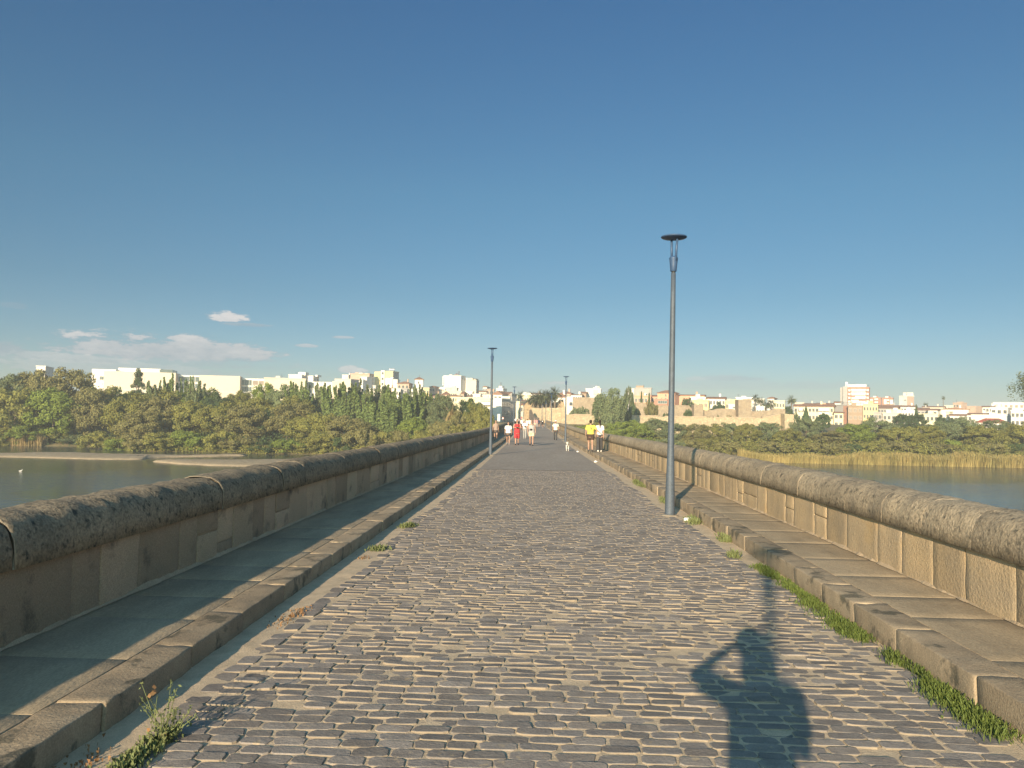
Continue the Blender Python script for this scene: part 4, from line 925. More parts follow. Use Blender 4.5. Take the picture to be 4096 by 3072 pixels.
def building(name, label, x0, xs, x1, yt, D, rot=8, mf='white', ms=None, roof='flat', ridge=None, F_=(0, 0), S_=(0, 0), wk='plain', ex=(), cat='building', group=None, dep=None, sh=3.1, wsz=(1.1, 1.35), rm='tile', below=None):
    r = R(rot if x1 > xs + 2 else 1.5) + math.atan(TX(xs, yt)); ms = ms or mf
    C = P(xs, yt, D); t0 = TX(x0, yt); t1 = TX(x1, yt); Xc = C.x
    w = (Xc - t0 * D) / (math.cos(r) + t0 * math.sin(r))
    den = math.sin(r) - t1 * math.cos(r)
    L_ = (t1 * D - Xc) / den if (x1 > xs and abs(den) > 1e-3) else 0
    if dep: L_ = dep
    if L_ < 5 or L_ > 60: L_ = 12.0 if x1 <= xs else min(max(L_, 6), 40)
    g = min(ground_z(Xc, D), ground_z(Xc - w, D)) - 1.2
    if below is not None: g = P(xs, below, D).z
    h = C.z - g
    root = empty(name, (Xc, D, g), -r); tag(root, label, cat, group)
    mb = MB()
    mb.box(-w, 0, 0, L_, 0, h, 0)
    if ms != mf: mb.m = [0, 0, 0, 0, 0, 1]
    mb.obj('wall', [M[mf], M[ms]], root)
    if roof == 'flat':
        p = MB(); e = .18
        for a, b, c, d in ((-w - e, e, -e, .12), (-w - e, e, L_ - .12, L_ + e), (-w - e, -w + .12, .12, L_ - .12), (-.12, e, .12, L_ - .12)): p.box(a, b, c, d, h + .002, h + .42)
        p.obj('parapet', M[mf], root)
        rs = random.Random(int(x0 * 7 + D)); q = MB()
        if w > 5:
            a = rs.uniform(-w + 1, -2.5); q.box(a, a + 1.8, L_ * .4, L_ * .4 + 2, h + .003, h + rs.uniform(1.0, 1.9)); q.obj('stair_head', M[mf], root)
            m_ = MB(); a = rs.uniform(-w + .5, -.5); m_.tube([(a, L_ * .3, h), (a, L_ * .3, h + rs.uniform(1.6, 3))], [.05, .03], 5); zt = h + 1.5
            m_.box(a - .6, a + .6, L_ * .3 - .02, L_ * .3 + .02, zt, zt + .05); m_.box(a - .4, a + .4, L_ * .3 - .02, L_ * .3 + .02, zt - .3, zt - .26); m_.obj('aerial', M['darkmetal'], root)
    else:
        rh = (P(xs, ridge, D).z - C.z) if ridge else 1.8
        e = .45; q = MB(); x_a, x_b, y_a, y_b = -w - e, e, -e, L_ + e; z = h + .003
        if roof == 'gable':       # ridge along the front
            q.add([(x_a, y_a, z), (x_b, y_a, z), (x_b, y_b, z), (x_a, y_b, z), (x_a, L_ / 2, z + rh), (x_b, L_ / 2, z + rh)], [(0, 1, 5, 4), (3, 4, 5, 2), (0, 4, 3), (1, 2, 5), (0, 3, 2, 1)])
        elif roof == 'front':      # gable end to the front
            m_ = (x_a + x_b) / 2; q.add([(x_a, y_a, z), (x_b, y_a, z), (x_b, y_b, z), (x_a, y_b, z), (m_, y_a, z + rh), (m_, y_b, z + rh)], [(0, 4, 5, 3), (1, 2, 5, 4), (0, 1, 4), (2, 3, 5), (0, 3, 2, 1)])
        else:
            i = min(w + .9, L_ + .9) / 2 * (.98 if roof == 'pyramid' else .9)
            ix = (x_b - x_a) / 2 if roof == 'pyramid' else min(i, (x_b - x_a) / 2 - .01); iy = (y_b - y_a) / 2 if roof == 'pyramid' else min(i, (y_b - y_a) / 2 - .01)
            q.add([(x_a, y_a, z), (x_b, y_a, z), (x_b, y_b, z), (x_a, y_b, z), (x_a + ix, y_a + iy, z + rh), (x_b - ix, y_a + iy, z + rh), (x_b - ix, y_b - iy, z + rh), (x_a + ix, y_b - iy, z + rh)],
                  [(0, 1, 5, 4), (1, 2, 6, 5), (2, 3, 7, 6), (3, 0, 4, 7), (4, 5, 6, 7), (0, 3, 2, 1)])
        q.box(x_a, x_b, y_a, y_b, z - .16, z - .004)
        rf = q.obj('roof', M[rm], root)
        if w > 4 and roof != 'pyramid':
            c = MB(); c.box(-w * .35, -w * .35 + .7, L_ * .55, L_ * .55 + .7, h + rh * .4, h + rh + 1.1); c.box(-w * .35 - .08, -w * .35 + .78, L_ * .55 - .08, L_ * .55 + .78, h + rh + 1.102, h + rh + 1.22); c.obj('chimney', M[mf], rf)
    # windows counted from the top floor down
    if F_[0] and F_[1]:
        for i in range(F_[0]):
            z = h - 2.3 - i * sh
            for k in range(F_[1]):
                x = -w + w * (k + .5) / F_[1]
                if z > .5: add_win(root, x, -.001, z, min(wsz[0], w / F_[1] * .6), wsz[1], 'F', wk)
    if S_[0] and S_[1]:
        for i in range(S_[0]):
            z = h - 2.3 - i * sh
            for k in range(S_[1]):
                if z > .5: add_win(root, .001, L_ * (k + .5) / S_[1], z, 1.0, wsz[1], 'S', wk)
    for e in ex:
        k = e[0]
        def xl(px): t = TX(px, yt); return -(Xc - t * D) / (math.cos(r) + t * math.sin(r))
        if k == 'box':
            _, a, b, y, m_ = e; z = P(xs, y, D).z - g; q = MB(); y0_ = 2.0; q.box(xl(a), xl(b), y0_, y0_ + 4, h + .004, z); q.obj('roof_box', M[m_], root)
        elif k == 'wing':
            _, a, b, y, m_, fw = e[:6]; z = P(xs, y, D).z - g; q = MB(); dx = e[6] if len(e) > 6 else 0.0; q.box(xl(a), xl(b), dx, dx + 11, 0, z); wg = q.obj('wing', M[m_], root)
            if fw[0]:
                for i in range(fw[0]):
                    for j in range(fw[1]):
                        ww = (xl(b) - xl(a)); add_win(wg, xl(a) + ww * (j + .5) / fw[1], dx - .001, z - 2.3 - i * sh, min(1.1, ww / fw[1] * .6), 1.3, 'F', fw[2] if len(fw) > 2 else 'plain')
        elif k == 'balc':
            _, a, b, ys_, solid, m_ = e
            for y in ys_:
                xa, xb = xl(a), xl(b); z = P(xs, y, D).z - g
                add_balcony(root, (xa + xb) / 2, -.001, z, xb - xa, 'F', solid, m_)
        elif k == 'panel':       # coloured render panel or band on the front
            _, a, b, ya, yb2, m_ = e; za = P(xs, yb2, D).z - g; zb = P(xs, ya, D).z - g; q = MB(); q.box(xl(a), xl(b), -.06, -.002, za, zb); q.obj('panel', M[m_], root)
        elif k == 'win':
            _, a, b, ya, yb2, kd = e[:6]; za = P(xs, yb2, D).z - g; zb = P(xs, ya, D).z - g; add_win(root, (xl(a) + xl(b)) / 2, -.001 - (e[6] if len(e) > 6 else 0), za, xl(b) - xl(a), zb - za, 'F', kd)
        elif k == 'mast':
            _, a, y = e; z = P(xs, y, D).z - g; q = MB(); x = xl(a); q.tube([(x, 3, h), (x, 3, z)], [.12, .06], 6)
            for zz in (.5, .7, .88): q.box(x - .5, x + .5, 2.9, 3.1, h + (z - h) * zz, h + (z - h) * zz + .35)
            q.obj('mast', M['galv'], root)
        elif k == 'cross':
            _, a, y = e; z = P(xs, y, D).z - g; q = MB(); x = xl(a); q.tube([(x, L_ / 2, h), (x, L_ / 2, z)], [.06, .04], 6); q.box(x - .3, x + .3, L_ / 2 - .03, L_ / 2 + .03, z - .7, z - .62); q.obj('weather_vane', M['darkmetal'], root)
        elif k == 'bill':
            _, a, b, ya, yb2 = e; za = P(xs, yb2, D).z - g; zb = P(xs, ya, D).z - g; q = MB(); q.box(xl(a), xl(b), 1.0, 1.25, za, zb); o = q.obj('billboard', M['blue_sign'], root)
            q = MB()
            for t in (.1, .5, .9): x = xl(a) + (xl(b) - xl(a)) * t; q.box(x - .08, x + .08, 1.26, 1.42, h, zb)
            q.obj('billboard_frame', M['darkmetal'], o)
            q = MB(); ww = xl(b) - xl(a)
            q.ell((xl(a) + ww * .14, .98, (za + zb) / 2), .35, .05, .35, 10, 6); q.box(xl(a) + ww * .25, xl(b) - ww * .08, .95, .998, za + (zb - za) * .4, za + (zb - za) * .62); q.obj('billboard_lettering', M['plain_white'], o)
    return root

def stonewall(name, label, pts, D, th, m, cat='wall', group='old fort walls', base=None, rough=.35, D2=None, coping=None, seed=0):
    D2 = D2 or D; mb = MB(); xs = []
    for (xa, ya), (xb, yb2) in zip(pts, pts[1:]):
        n = max(1, int((xb - xa) / F * D / .7))
        for k in range(n): t = k / n; xs.append((xa + (xb - xa) * t, ya + (yb2 - ya) * t))
    xs.append(pts[-1]); a = pts[0][0]; b_ = pts[-1][0]
    prev = None; n = len(xs); nz_ = 7
    V = []; 
    for i, (px, py) in enumerate(xs):
        Dd = D + (D2 - D) * (px - a) / (b_ - a); q = P(px, py, Dd); zt = q.z + rough * nz(q.x, seed, 0, .35) + rough * .6 * nz(q.x, seed, 4, 1.4); g = (ground_z(q.x, Dd) - 1.0) if base is None else base
        for side in (0, 1):
            for k in range(nz_ + 1):
                t = k / nz_; z = g + (zt - g) * t; batter = (1 - t) * .3
                yy = Dd - batter + .12 * nz(q.x, z, 3, .9) if side == 0 else Dd + th
                V.append((q.x, yy, z))
    m2 = 2 * (nz_ + 1); Fc = []
    for i in range(n - 1):
        o, p = i * m2, (i + 1) * m2
        for k in range(nz_): Fc.append((o + k, p + k, p + k + 1, o + k + 1)); Fc.append((o + nz_ + 1 + k, o + nz_ + 2 + k, p + nz_ + 2 + k, p + nz_ + 1 + k))
        Fc.append((o + nz_, p + nz_, p + 2 * nz_ + 1, o + 2 * nz_ + 1))
    for e in (0, (n - 1) * m2): Fc.append(tuple(e + k for k in range(nz_ + 1)) + tuple(e + nz_ + 1 + k for k in reversed(range(nz_ + 1))))
    x0, y0, z0 = V[0]
    V = [(x - x0, y - y0, z - z0) for x, y, z in V]
    if coping:
        root = empty(name, (x0, y0, z0)); link(bpy.data.objects.new('masonry', mesh('masonry', V, Fc, M[m])), root)
        q = MB()
        for i in range(n - 1):
            A = V[i * m2 + nz_]; B = V[(i + 1) * m2 + nz_]
            if (i // 3) % 7 == 6: continue
            q.add([(A[0], A[1] - .12, A[2] + .01), (B[0], B[1] - .12, B[2] + .01), (B[0], B[1] + th, B[2] + .01), (A[0], A[1] + th, A[2] + .01), (A[0], A[1] - .12, A[2] + .3), (B[0], B[1] - .12, B[2] + .3), (B[0], B[1] + th, B[2] + .3), (A[0], A[1] + th, A[2] + .3)], [(0, 1, 5, 4), (4, 5, 6, 7), (2, 3, 7, 6), (0, 4, 7, 3), (1, 2, 6, 5)])
        q.obj('coping', M['mortar'], root)
    else:
        root = link(bpy.data.objects.new(name, mesh(name, V, Fc, M[m]))); root.location = (x0, y0, z0)
    tag(root, label, cat, group); return root

def build_city():
    B = building
    # long institution with cream blocks and glazed bays
    inst = B('institution_building', 'long cream stone building with glazed bays behind the left wood', 1057, 1222, 1222, 1518, 330, 4, 'cream', None, 'flat', dep=26, ex=[
        ('wing', 415, 702, 1506, 'cream', (0, 0)), ('wing', 797, 960, 1512, 'cream', (0, 0)), ('wing', 343, 442, 1496, 'white', (0, 0), 8.0), ('wing', 440, 618, 1487, 'white', (0, 0), 12.0),
        ('wing', 702.5, 796.5, 1512, 'white', (0, 0), 5.0), ('wing', 960.5, 1056.5, 1518, 'white', (0, 0), 5.0), ('wing', 1222.5, 1330, 1524, 'white', (0, 0), 5.0), ('wing', 1330.5, 1372, 1521, 'cream', (0, 0)), ('wing', 617, 670, 1490, 'glassg', (0, 0), 10.0),
        ('win', 705, 795, 1518, 1537, 'band', -5), ('win', 705, 795, 1545, 1562, 'band', -5), ('win', 963, 1003, 1524, 1545, 'band', -5), ('win', 963, 1003, 1552, 1570, 'band', -5), ('win', 1008, 1052, 1527, 1543, 'shut', -5),
        ('win', 1225, 1256, 1529, 1550, 'band', -5), ('win', 1225, 1246, 1556, 1573, 'band', -5), ('win', 377, 405, 1524, 1537, 'band', -8), ('panel', 340, 1372, 1575, 1576, 'white')])
    B('water_tank_building', 'small white flat building peeping above the highest trees at far left', 145, 182, 215, 1467, 345, 12, 'white')
    b = [
        ('house', 'white block with stepped roof box above the long cream building', 1155, 1207, 1240, 1501, 400, 25, 'white', None, 'flat', None, (0, 0), (1, 2), 'plain', [('box', 1186, 1215, 1488, 'white')]),
        ('house', 'smaller white block with shaded right side next to the stepped roof box', 1232, 1253, 1269, 1506, 395, 30, 'white', None, 'flat', None, (0, 0), (1, 2), 'plain', [('box', 1252, 1262, 1499, 'white')]),
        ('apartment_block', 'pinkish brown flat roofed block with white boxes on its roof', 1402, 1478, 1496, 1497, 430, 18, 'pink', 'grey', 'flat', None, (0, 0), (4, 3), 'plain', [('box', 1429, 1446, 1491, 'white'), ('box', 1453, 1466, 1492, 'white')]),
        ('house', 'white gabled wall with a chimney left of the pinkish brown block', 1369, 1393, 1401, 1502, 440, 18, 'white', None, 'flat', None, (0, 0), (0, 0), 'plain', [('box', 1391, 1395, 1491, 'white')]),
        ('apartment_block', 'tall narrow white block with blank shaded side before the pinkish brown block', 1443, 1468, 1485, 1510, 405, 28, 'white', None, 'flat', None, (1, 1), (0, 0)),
        ('house', 'low white block with shaded side at the foot of the narrow white block', 1430, 1452, 1461, 1523, 392, 25, 'white', None),
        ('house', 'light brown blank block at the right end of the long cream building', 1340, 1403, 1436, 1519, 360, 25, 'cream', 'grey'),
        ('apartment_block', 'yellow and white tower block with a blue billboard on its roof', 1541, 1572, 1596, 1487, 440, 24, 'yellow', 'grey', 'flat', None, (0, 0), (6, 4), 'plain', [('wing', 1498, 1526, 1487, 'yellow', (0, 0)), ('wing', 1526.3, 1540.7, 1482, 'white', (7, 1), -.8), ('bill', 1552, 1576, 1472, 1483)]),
        ('house', 'plain white wall block directly below the yellow tower block', 1541, 1590, 1597, 1521, 405, 12, 'white', None, 'flat', None, (0, 0), (0, 0), 'plain', [('wing', 1541.5, 1571, 1513, 'white', (0, 0), -.5)]),
        ('house', 'brown house with hipped tile roof and two arched loggia openings', 1590, 1636, 1648, 1534, 388, 18, 'pink', 'brown', 'hip', 1525, (1, 3), (1, 1), 'arch', [('cross', 1619, 1515)]),
        ('bell_tower', 'square white bell tower with a pyramid tile roof', 1660, 1692, 1694, 1517, 380, 5, 'white', None, 'pyramid', 1506, (0, 0), (0, 0), 'plain', [('win', 1672, 1677, 1526, 1535, 'arch'), ('panel', 1658, 1694, 1518, 1520, 'cream'), ('panel', 1658, 1694, 1537, 1538.5, 'cream'), ('cross', 1677, 1497)]),
        ('house', 'brown walled house with long tile eave under the plain white wall', 1536, 1580, 1580, 1556, 352, 6, 'brown', None, 'gable', 1549, (1, 3), (0, 0)),
        ('house', 'white house front between poplar tops below the loggia house', 1567, 1602, 1602, 1558, 342, 5, 'white', None, 'flat', None, (2, 4), (0, 0)),
        ('house', 'pale grey house front below the loggia house', 1603, 1629, 1629, 1556, 345, 5, 'grey', None, 'flat', None, (2, 2), (0, 0)),
        ('house', 'white house under the foot of the bell tower', 1632, 1657, 1657, 1559, 348, 5, 'white', None, 'flat', None, (1, 2), (0, 0)),
        ('house', 'small white terrace block with two roof tanks below the narrow white block', 1464, 1484, 1484, 1562, 350, 8, 'white', None, 'flat', None, (0, 0), (0, 0), 'plain', [('box', 1471, 1476, 1552, 'white'), ('box', 1478, 1483, 1552, 'white')]),
        ('house', 'pale yellow house half hidden by the poplars under the two roof tanks', 1450, 1482, 1482, 1577, 330, 5, 'pale', None, 'flat', None, (1, 2), (0, 0)),
        ('house', 'tiny white house squeezed between the yellow tower block and a poplar', 1492, 1502, 1502, 1545, 380, 5, 'white', None, 'flat', None, (1, 1), (0, 0)),
        ('house', 'yellow house right of the bell tower foot', 1694, 1716, 1718, 1555, 350, 8, 'yellow', None, 'flat', None, (1, 2), (0, 0)),
        ('house', 'pinkish house with small gable right of the bell tower', 1719, 1738, 1745, 1547, 395, 22, 'pink', None, 'hip', 1543, (2, 2), (1, 1)),
        ('house', 'long white house between the pinkish gable and the big white block', 1746, 1778, 1778, 1552, 405, 5, 'white', None, 'flat', None, (1, 4), (0, 0)),
        ('apartment_block', 'biggest white tower block with stepped balconies and red roof box', 1776, 1844, 1862, 1505, 440, 20, 'white', 'white', 'flat', None, (0, 0), (1, 2), 'plain', [('box', 1811, 1829, 1498, 'brick'), ('mast', 1828, 1484), ('mast', 1819, 1491), ('balc', 1773, 1778, (1513, 1522, 1531, 1541), True, 'white')]),
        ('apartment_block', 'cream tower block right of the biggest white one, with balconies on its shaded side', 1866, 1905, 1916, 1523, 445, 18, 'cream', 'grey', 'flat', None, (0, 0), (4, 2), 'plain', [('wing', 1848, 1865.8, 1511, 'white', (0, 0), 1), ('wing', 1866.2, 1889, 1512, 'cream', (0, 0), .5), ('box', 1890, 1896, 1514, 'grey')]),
        ('house', 'long low white house in front of the biggest white tower block', 1778, 1806, 1806, 1549, 402, 5, 'white', None, 'flat', None, (1, 3), (0, 0)),
        ('house', 'cream house with flat terrace before the biggest white tower block', 1784, 1827, 1832, 1554, 390, 8, 'cream', None, 'flat', None, (0, 0), (1, 1)),
        ('house', 'pale yellow long house with a strip of windows, below the big tower blocks', 1768, 1845, 1845, 1567, 378, 5, 'pale', None, 'flat', None, (1, 9), (0, 0)),
        ('house', 'house with steep pointed tile roof among the low roofs', 1770, 1798, 1798, 1577, 360, 8, 'pink', None, 'pyramid', 1563, (1, 2), (0, 0)),
        ('house', 'low house with wide red brown hip roof right of the pointed roof', 1797, 1842, 1842, 1585, 352, 5, 'pale', None, 'hip', 1578, (1, 4), (0, 0)),
        ('house', 'low house with dark tile roof left of the pointed roof', 1716, 1765, 1765, 1584, 355, 5, 'brown', None, 'gable', 1575, (1, 4), (0, 0)),
        ('house', 'narrow pinkish tower house with a grey cap', 1845, 1856, 1859, 1574, 362, 15, 'pink', 'brown', 'pyramid', 1563, (1, 1), (0, 0), 'plain', [], ),
        ('house', 'white house right of the narrow pinkish tower house', 1859, 1890, 1892, 1568, 372, 8, 'white', None, 'flat', None, (1, 3), (0, 0)),
        ('house', 'small grey house in shade below the white one beside the small palm', 1870, 1893, 1893, 1585, 345, 5, 'grey', None, 'gable', 1580, (1, 2), (0, 0)),
        ('house', 'white house with two square windows above the long cream front', 1892, 1921, 1931, 1579, 335, 20, 'white', None, 'flat', None, (1, 2), (1, 1)),
        ('house', 'white house with an arched doorway left of the first street lamp on the left kerb', 1931, 1968, 1968, 1583, 330, 5, 'white', None, 'flat', None, (1, 3), (0, 0), 'arch'),
        ('house', 'cream house with tile roof in the middle distance left of the lamp post', 1916, 1946, 1946, 1566, 385, 5, 'cream', None, 'gable', 1561, (1, 4), (0, 0)),
        ('house', 'white attic house standing out on the skyline left of the lamp post', 1932, 1948, 1952, 1548, 430, 15, 'white', None, 'front', 1544, (1, 2), (0, 0)),
        ('house', 'pinkish terrace house on the skyline just left of the lamp post', 1948, 1976, 1976, 1559, 410, 5, 'pink', None, 'flat', None, (1, 3), (0, 0)),
        ('house', 'white stepped house carrying a tall aerial, right of the lamp post', 1986, 2012, 2024, 1556, 420, 20, 'white', None, 'flat', None, (1, 3), (1, 2), 'plain', [('box', 1990, 2003, 1543, 'white'), ('mast', 1996, 1529)]),
        ('house', 'big white gable house right of the lamp post', 1974, 2008, 2026, 1577, 325, 25, 'white', None, 'front', 1564, (1, 2), (1, 2), 'plain', []),
        ('house', 'brown roofed house behind the right shoulder of the big white gable', 2024, 2045, 2045, 1574, 380, 5, 'brown', None, 'gable', 1566, (1, 3), (0, 0)),
        ('house', 'white row house with cornice below the brown roof at the street mouth', 2008, 2040, 2046, 1590, 318, 15, 'white', None, 'flat', None, (1, 3), (0, 0)),
        ('apartment_block', 'long pale yellow riverside block with deep white balconies', 1826, 1966, 1969, 1596, 250, 4, 'pale', None, 'flat', None, (0, 0), (0, 0), 'plain', [('balc', 1919, 1964, (1619, 1640, 1661), True, 'white'), ('win', 1922, 1961, 1604, 1614, 'band'), ('win', 1922, 1961, 1626, 1636, 'band'), ('win', 1922, 1961, 1647, 1657, 'band'), ('win', 1835, 1880, 1608, 1618, 'shut'), ('panel', 1826, 1966, 1597, 1599, 'cream')]),
        ('house', 'blank white end wall house on the street corner right of the pale yellow block', 1972, 2007, 2041, 1597, 266, 24, 'white', 'grey', 'flat', None, (0, 0), (3, 5)),  # grey street side: its shade put into the colour
        ('house', 'small sunlit white house wedged in the shaded street facades', 2023, 2038, 2052, 1606, 285, 24, 'white', 'grey', 'flat', None, (0, 0), (3, 3)),  # side wall greyed to carry the street's shade
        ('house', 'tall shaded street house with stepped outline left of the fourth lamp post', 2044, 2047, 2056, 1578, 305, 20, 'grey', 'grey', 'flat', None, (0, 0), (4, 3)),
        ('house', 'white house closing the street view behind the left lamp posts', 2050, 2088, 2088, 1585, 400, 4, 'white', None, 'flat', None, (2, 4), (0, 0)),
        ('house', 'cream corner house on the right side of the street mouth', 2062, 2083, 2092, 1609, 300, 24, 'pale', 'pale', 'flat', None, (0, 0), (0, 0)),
        ('house', 'ornate shaded house with pilasters and tile roof before the ruined fort wall', 2083, 2093, 2121, 1619, 266, 30, 'pale', 'grey', 'hip', 1613, (2, 1), (3, 5)),  # shade of the street facade painted in as grey
        ('house', 'dark roofed house on the terrace left of the ruined wall palms', 2086, 2116, 2116, 1609, 330, 5, 'brown', None, 'gable', 1599, (0, 0), (0, 0)),
        ('house', 'wide pale yellow house with small windows left of the palm row', 2088, 2130, 2130, 1586, 385, 4, 'pale', None, 'flat', None, (1, 5), (0, 0)),
        ('house', 'small white house touching the left palm of the row', 2118, 2136, 2140, 1598, 340, 12, 'white', None, 'flat', None, (1, 1), (0, 0)),
        ('house', 'far white rooftops on the skyline above the wide pale yellow house', 2084, 2128, 2128, 1578, 500, 4, 'white', None, 'flat', None, (1, 6), (0, 0)),
        ('house', 'faint cream house on the skyline behind the palm row', 2120, 2170, 2170, 1575, 520, 4, 'cream', None, 'gable', 1571, (1, 4), (0, 0)),
        ('house', 'white walled convent with broad brown hip roof right of the tallest fan palm', 2215, 2262, 2266, 1588, 300, 10, 'white', None, 'hip', 1572, (0, 0), (0, 0)),
        ('house', 'pinkish hall with shallow tile roof behind the broad hip roof', 2240, 2284, 2290, 1573, 345, 10, 'pink', None, 'hip', 1565, (1, 5), (0, 0)),
        ('house', 'low white houses stepping down right of the shallow tile roof', 2284, 2328, 2328, 1579, 335, 4, 'white', None, 'gable', 1576, (1, 5), (0, 0)),
        ('house', 'white block with a large arched window beside the upper stone wall', 2263, 2291, 2292, 1591, 288, 6, 'white', None, 'flat', None, (0, 0), (0, 0), 'plain', [('win', 2278, 2290, 1608, 1622, 'arch')]),
        ('house', 'brown gabled house left of the white blocks by the willow', 2327, 2345, 2346, 1571, 345, 8, 'brown', None, 'gable', 1566, (0, 0), (0, 0)),
        ('apartment_block', 'white block with cream patch and roof tower left of the willow top', 2344, 2403, 2403, 1558, 350, 6, 'white', None, 'flat', None, (0, 0), (0, 0), 'plain', [('panel', 2373, 2392, 1560, 1580, 'cream'), ('box', 2372, 2388, 1550, 'white'), ('box', 2382, 2386, 1546, 'white'), ('win', 2350, 2354, 1569, 1574, 'plain')]),
        ('apartment_block', 'grey brown tower block with stepped top right of the willow', 2542, 2606, 2608, 1554, 380, 6, 'grey', None, 'flat', None, (0, 0), (0, 0), 'plain', [('wing', 2507, 2541.6, 1553, 'grey', (0, 0), .5), ('box', 2543, 2573, 1542, 'brown'), ('panel', 2525, 2535, 1556, 1580, 'white'), ('win', 2528, 2533, 1562, 1566, 'plain'), ('win', 2528, 2533, 1572, 1576, 'plain')]),
        ('house', 'white low house in front of the grey brown tower block', 2562, 2584, 2584, 1577, 350, 5, 'white', None, 'flat', None, (1, 2), (0, 0)),
        ('house', 'peach house with dark openings behind the thin cypress', 2538, 2604, 2604, 1586, 322, 5, 'salmon', None, 'flat', None, (1, 5), (0, 0)),
        ('house', 'light salmon house left of the salmon drum building', 2604, 2632, 2632, 1584, 330, 5, 'salmon', None, 'gable', 1578, (1, 2), (0, 0)),
        ('arts_hall', 'salmon hall with low pointed roof behind the tall lamp post', 2630, 2700, 2712, 1571, 315, 14, 'salmon', 'salmon', 'hip', 1560, (0, 0), (0, 0), 'plain', [('win', 2661, 2666, 1577, 1585, 'plain'), ('win', 2646, 2649, 1591, 1595, 'plain'), ('win', 2661, 2666, 1592, 1596, 'plain'), ('wing', 2620, 2672, 1597, 'brick', (0, 0), -1.2), ('win', 2636, 2672, 1604, 1614, 'band', 1.3)]),
        ('arts_hall', 'long light salmon wing sloping down right of the tall lamp post', 2714, 2818, 2818, 1581, 320, 7, 'salmon', None, 'gable', 1577, (0, 0), (0, 0), 'plain', [], ),
        ('house', 'white terrace house right below the salmon wing end', 2762, 2822, 2822, 1592, 305, 5, 'white', None, 'flat', None, (1, 4), (0, 0)),
        ('house', 'yellow house with shutters behind the squat fort tower', 2770, 2834, 2834, 1604, 298, 5, 'yellow', None, 'flat', None, (1, 3), (0, 0), 'shut'),
        ('house', 'white two storey house with brown roof left of the spreading dark tree', 2826, 2900, 2900, 1594, 305, 5, 'white', None, 'gable', 1586, (2, 6), (0, 0)),
        ('house', 'cream terrace house between the brown roof and the yellow house', 2880, 2924, 2924, 1600, 318, 5, 'cream', None, 'flat', None, (1, 4), (0, 0)),
        ('house', 'yellow house left of the tall square fort tower', 2902, 2952, 2952, 1608, 300, 5, 'yellow', None, 'flat', None, (1, 4), (0, 0), 'plain', [('box', 2919, 2945, 1597, 'yellow')]),
        ('house', 'low white block at the left foot of the tall square fort tower', 2915, 2953, 2953, 1622, 284, 5, 'white', None, 'flat', None, (0, 0), (0, 0), 'plain', [('win', 2930, 2951, 1627, 1633, 'band')]),
        ('house', 'white house peeping over the left shoulder of the square fort tower', 2944, 3010, 3010, 1593, 330, 5, 'white', None, 'flat', None, (1, 5), (0, 0)),
        ('apartment_block', 'white house with long balconies behind the twin palms', 3006, 3056, 3056, 1598, 312, 5, 'white', None, 'flat', None, (2, 4), (0, 0), 'plain', [('balc', 3008, 3054, (1614, 1628), True, 'white')]),
        ('house', 'low white terrace house in front of the twin palms', 3024, 3058, 3058, 1630, 290, 5, 'white', None, 'flat', None, (1, 3), (0, 0), 'band'),
        ('house', 'white house with little hip roof on the skyline right of the twin palms', 3071, 3096, 3100, 1593, 350, 12, 'white', None, 'hip', 1587, (1, 3), (0, 0)),
        ('house', 'plain cream block above the lower fort corner', 3094, 3139, 3141, 1606, 325, 6, 'pale', None, 'flat', None, (1, 4), (0, 0)),
        ('house', 'low cream house on the skyline right of the lone palm', 3180, 3216, 3216, 1613, 430, 5, 'cream', None, 'flat', None, (1, 5), (0, 0)),
        ('house', 'pale house with grey roof on the skyline over the long yellow flats', 3212, 3262, 3262, 1617, 425, 5, 'cream', None, 'gable', 1612, (1, 4), (0, 0)),
        ('house', 'salmon attic house on the skyline over the long yellow flats', 3266, 3338, 3338, 1616, 420, 5, 'white', None, 'gable', 1611, (0, 0), (0, 0), 'plain', [('wing', 3284, 3303, 1612, 'salmon', (0, 0), -.4)]),
        ('apartment_block', 'long pale yellow apartment block with brown tile roof and balconies', 3176, 3334, 3338, 1626, 330, 6, 'pale', None, 'gable', 1617, (4, 11), (0, 0), 'plain', [('balc', 3276, 3318, (1644, 1659), True, 'white'), ('balc', 3197, 3212, (1643,), True, 'white')]),
        ('house', 'white upper house with small brown roof left of the brick tower block', 3339, 3368, 3370, 1610, 350, 8, 'white', None, 'gable', 1605, (1, 1), (0, 0)),
        ('house', 'grey blank house with a narrow brick front on its right', 3337, 3373, 3391, 1622, 338, 45, 'grey', 'brick', 'flat', None, (0, 0), (4, 1)),
        ('house', 'pale yellow low house with tile roof below the grey blank house', 3336, 3373, 3374, 1651, 326, 6, 'pale', None, 'gable', 1647, (2, 2), (0, 0)),
        ('apartment_block', 'tallest brick and white tower block on the right skyline', 3390, 3477, 3477, 1551, 450, 5, 'brick', None, 'flat', None, (0, 0), (0, 0), 'plain',
            [('wing', 3372, 3389.6, 1546, 'grey', (0, 0), -.5), ('panel', 3374, 3377, 1552, 1610, 'glass'), ('wing', 3360, 3371.6, 1549, 'grey', (0, 0), 2), ('box', 3380, 3465, 1537, 'white'), ('box', 3381, 3390, 1527, 'white'), ('balc', 3406, 3462, (1566, 1581, 1596, 1611), True, 'white'), ('balc', 3393, 3402, (1565, 1580, 1595, 1610), True, 'white'), ('balc', 3466, 3475, (1564, 1579, 1594, 1609), True, 'white'),
             ('panel', 3404, 3464, 1556, 1562.5, 'white'), ('panel', 3404, 3464, 1569, 1577, 'white'), ('panel', 3420, 3464, 1584, 1592, 'white'), ('panel', 3404, 3435, 1599, 1607, 'white')]),
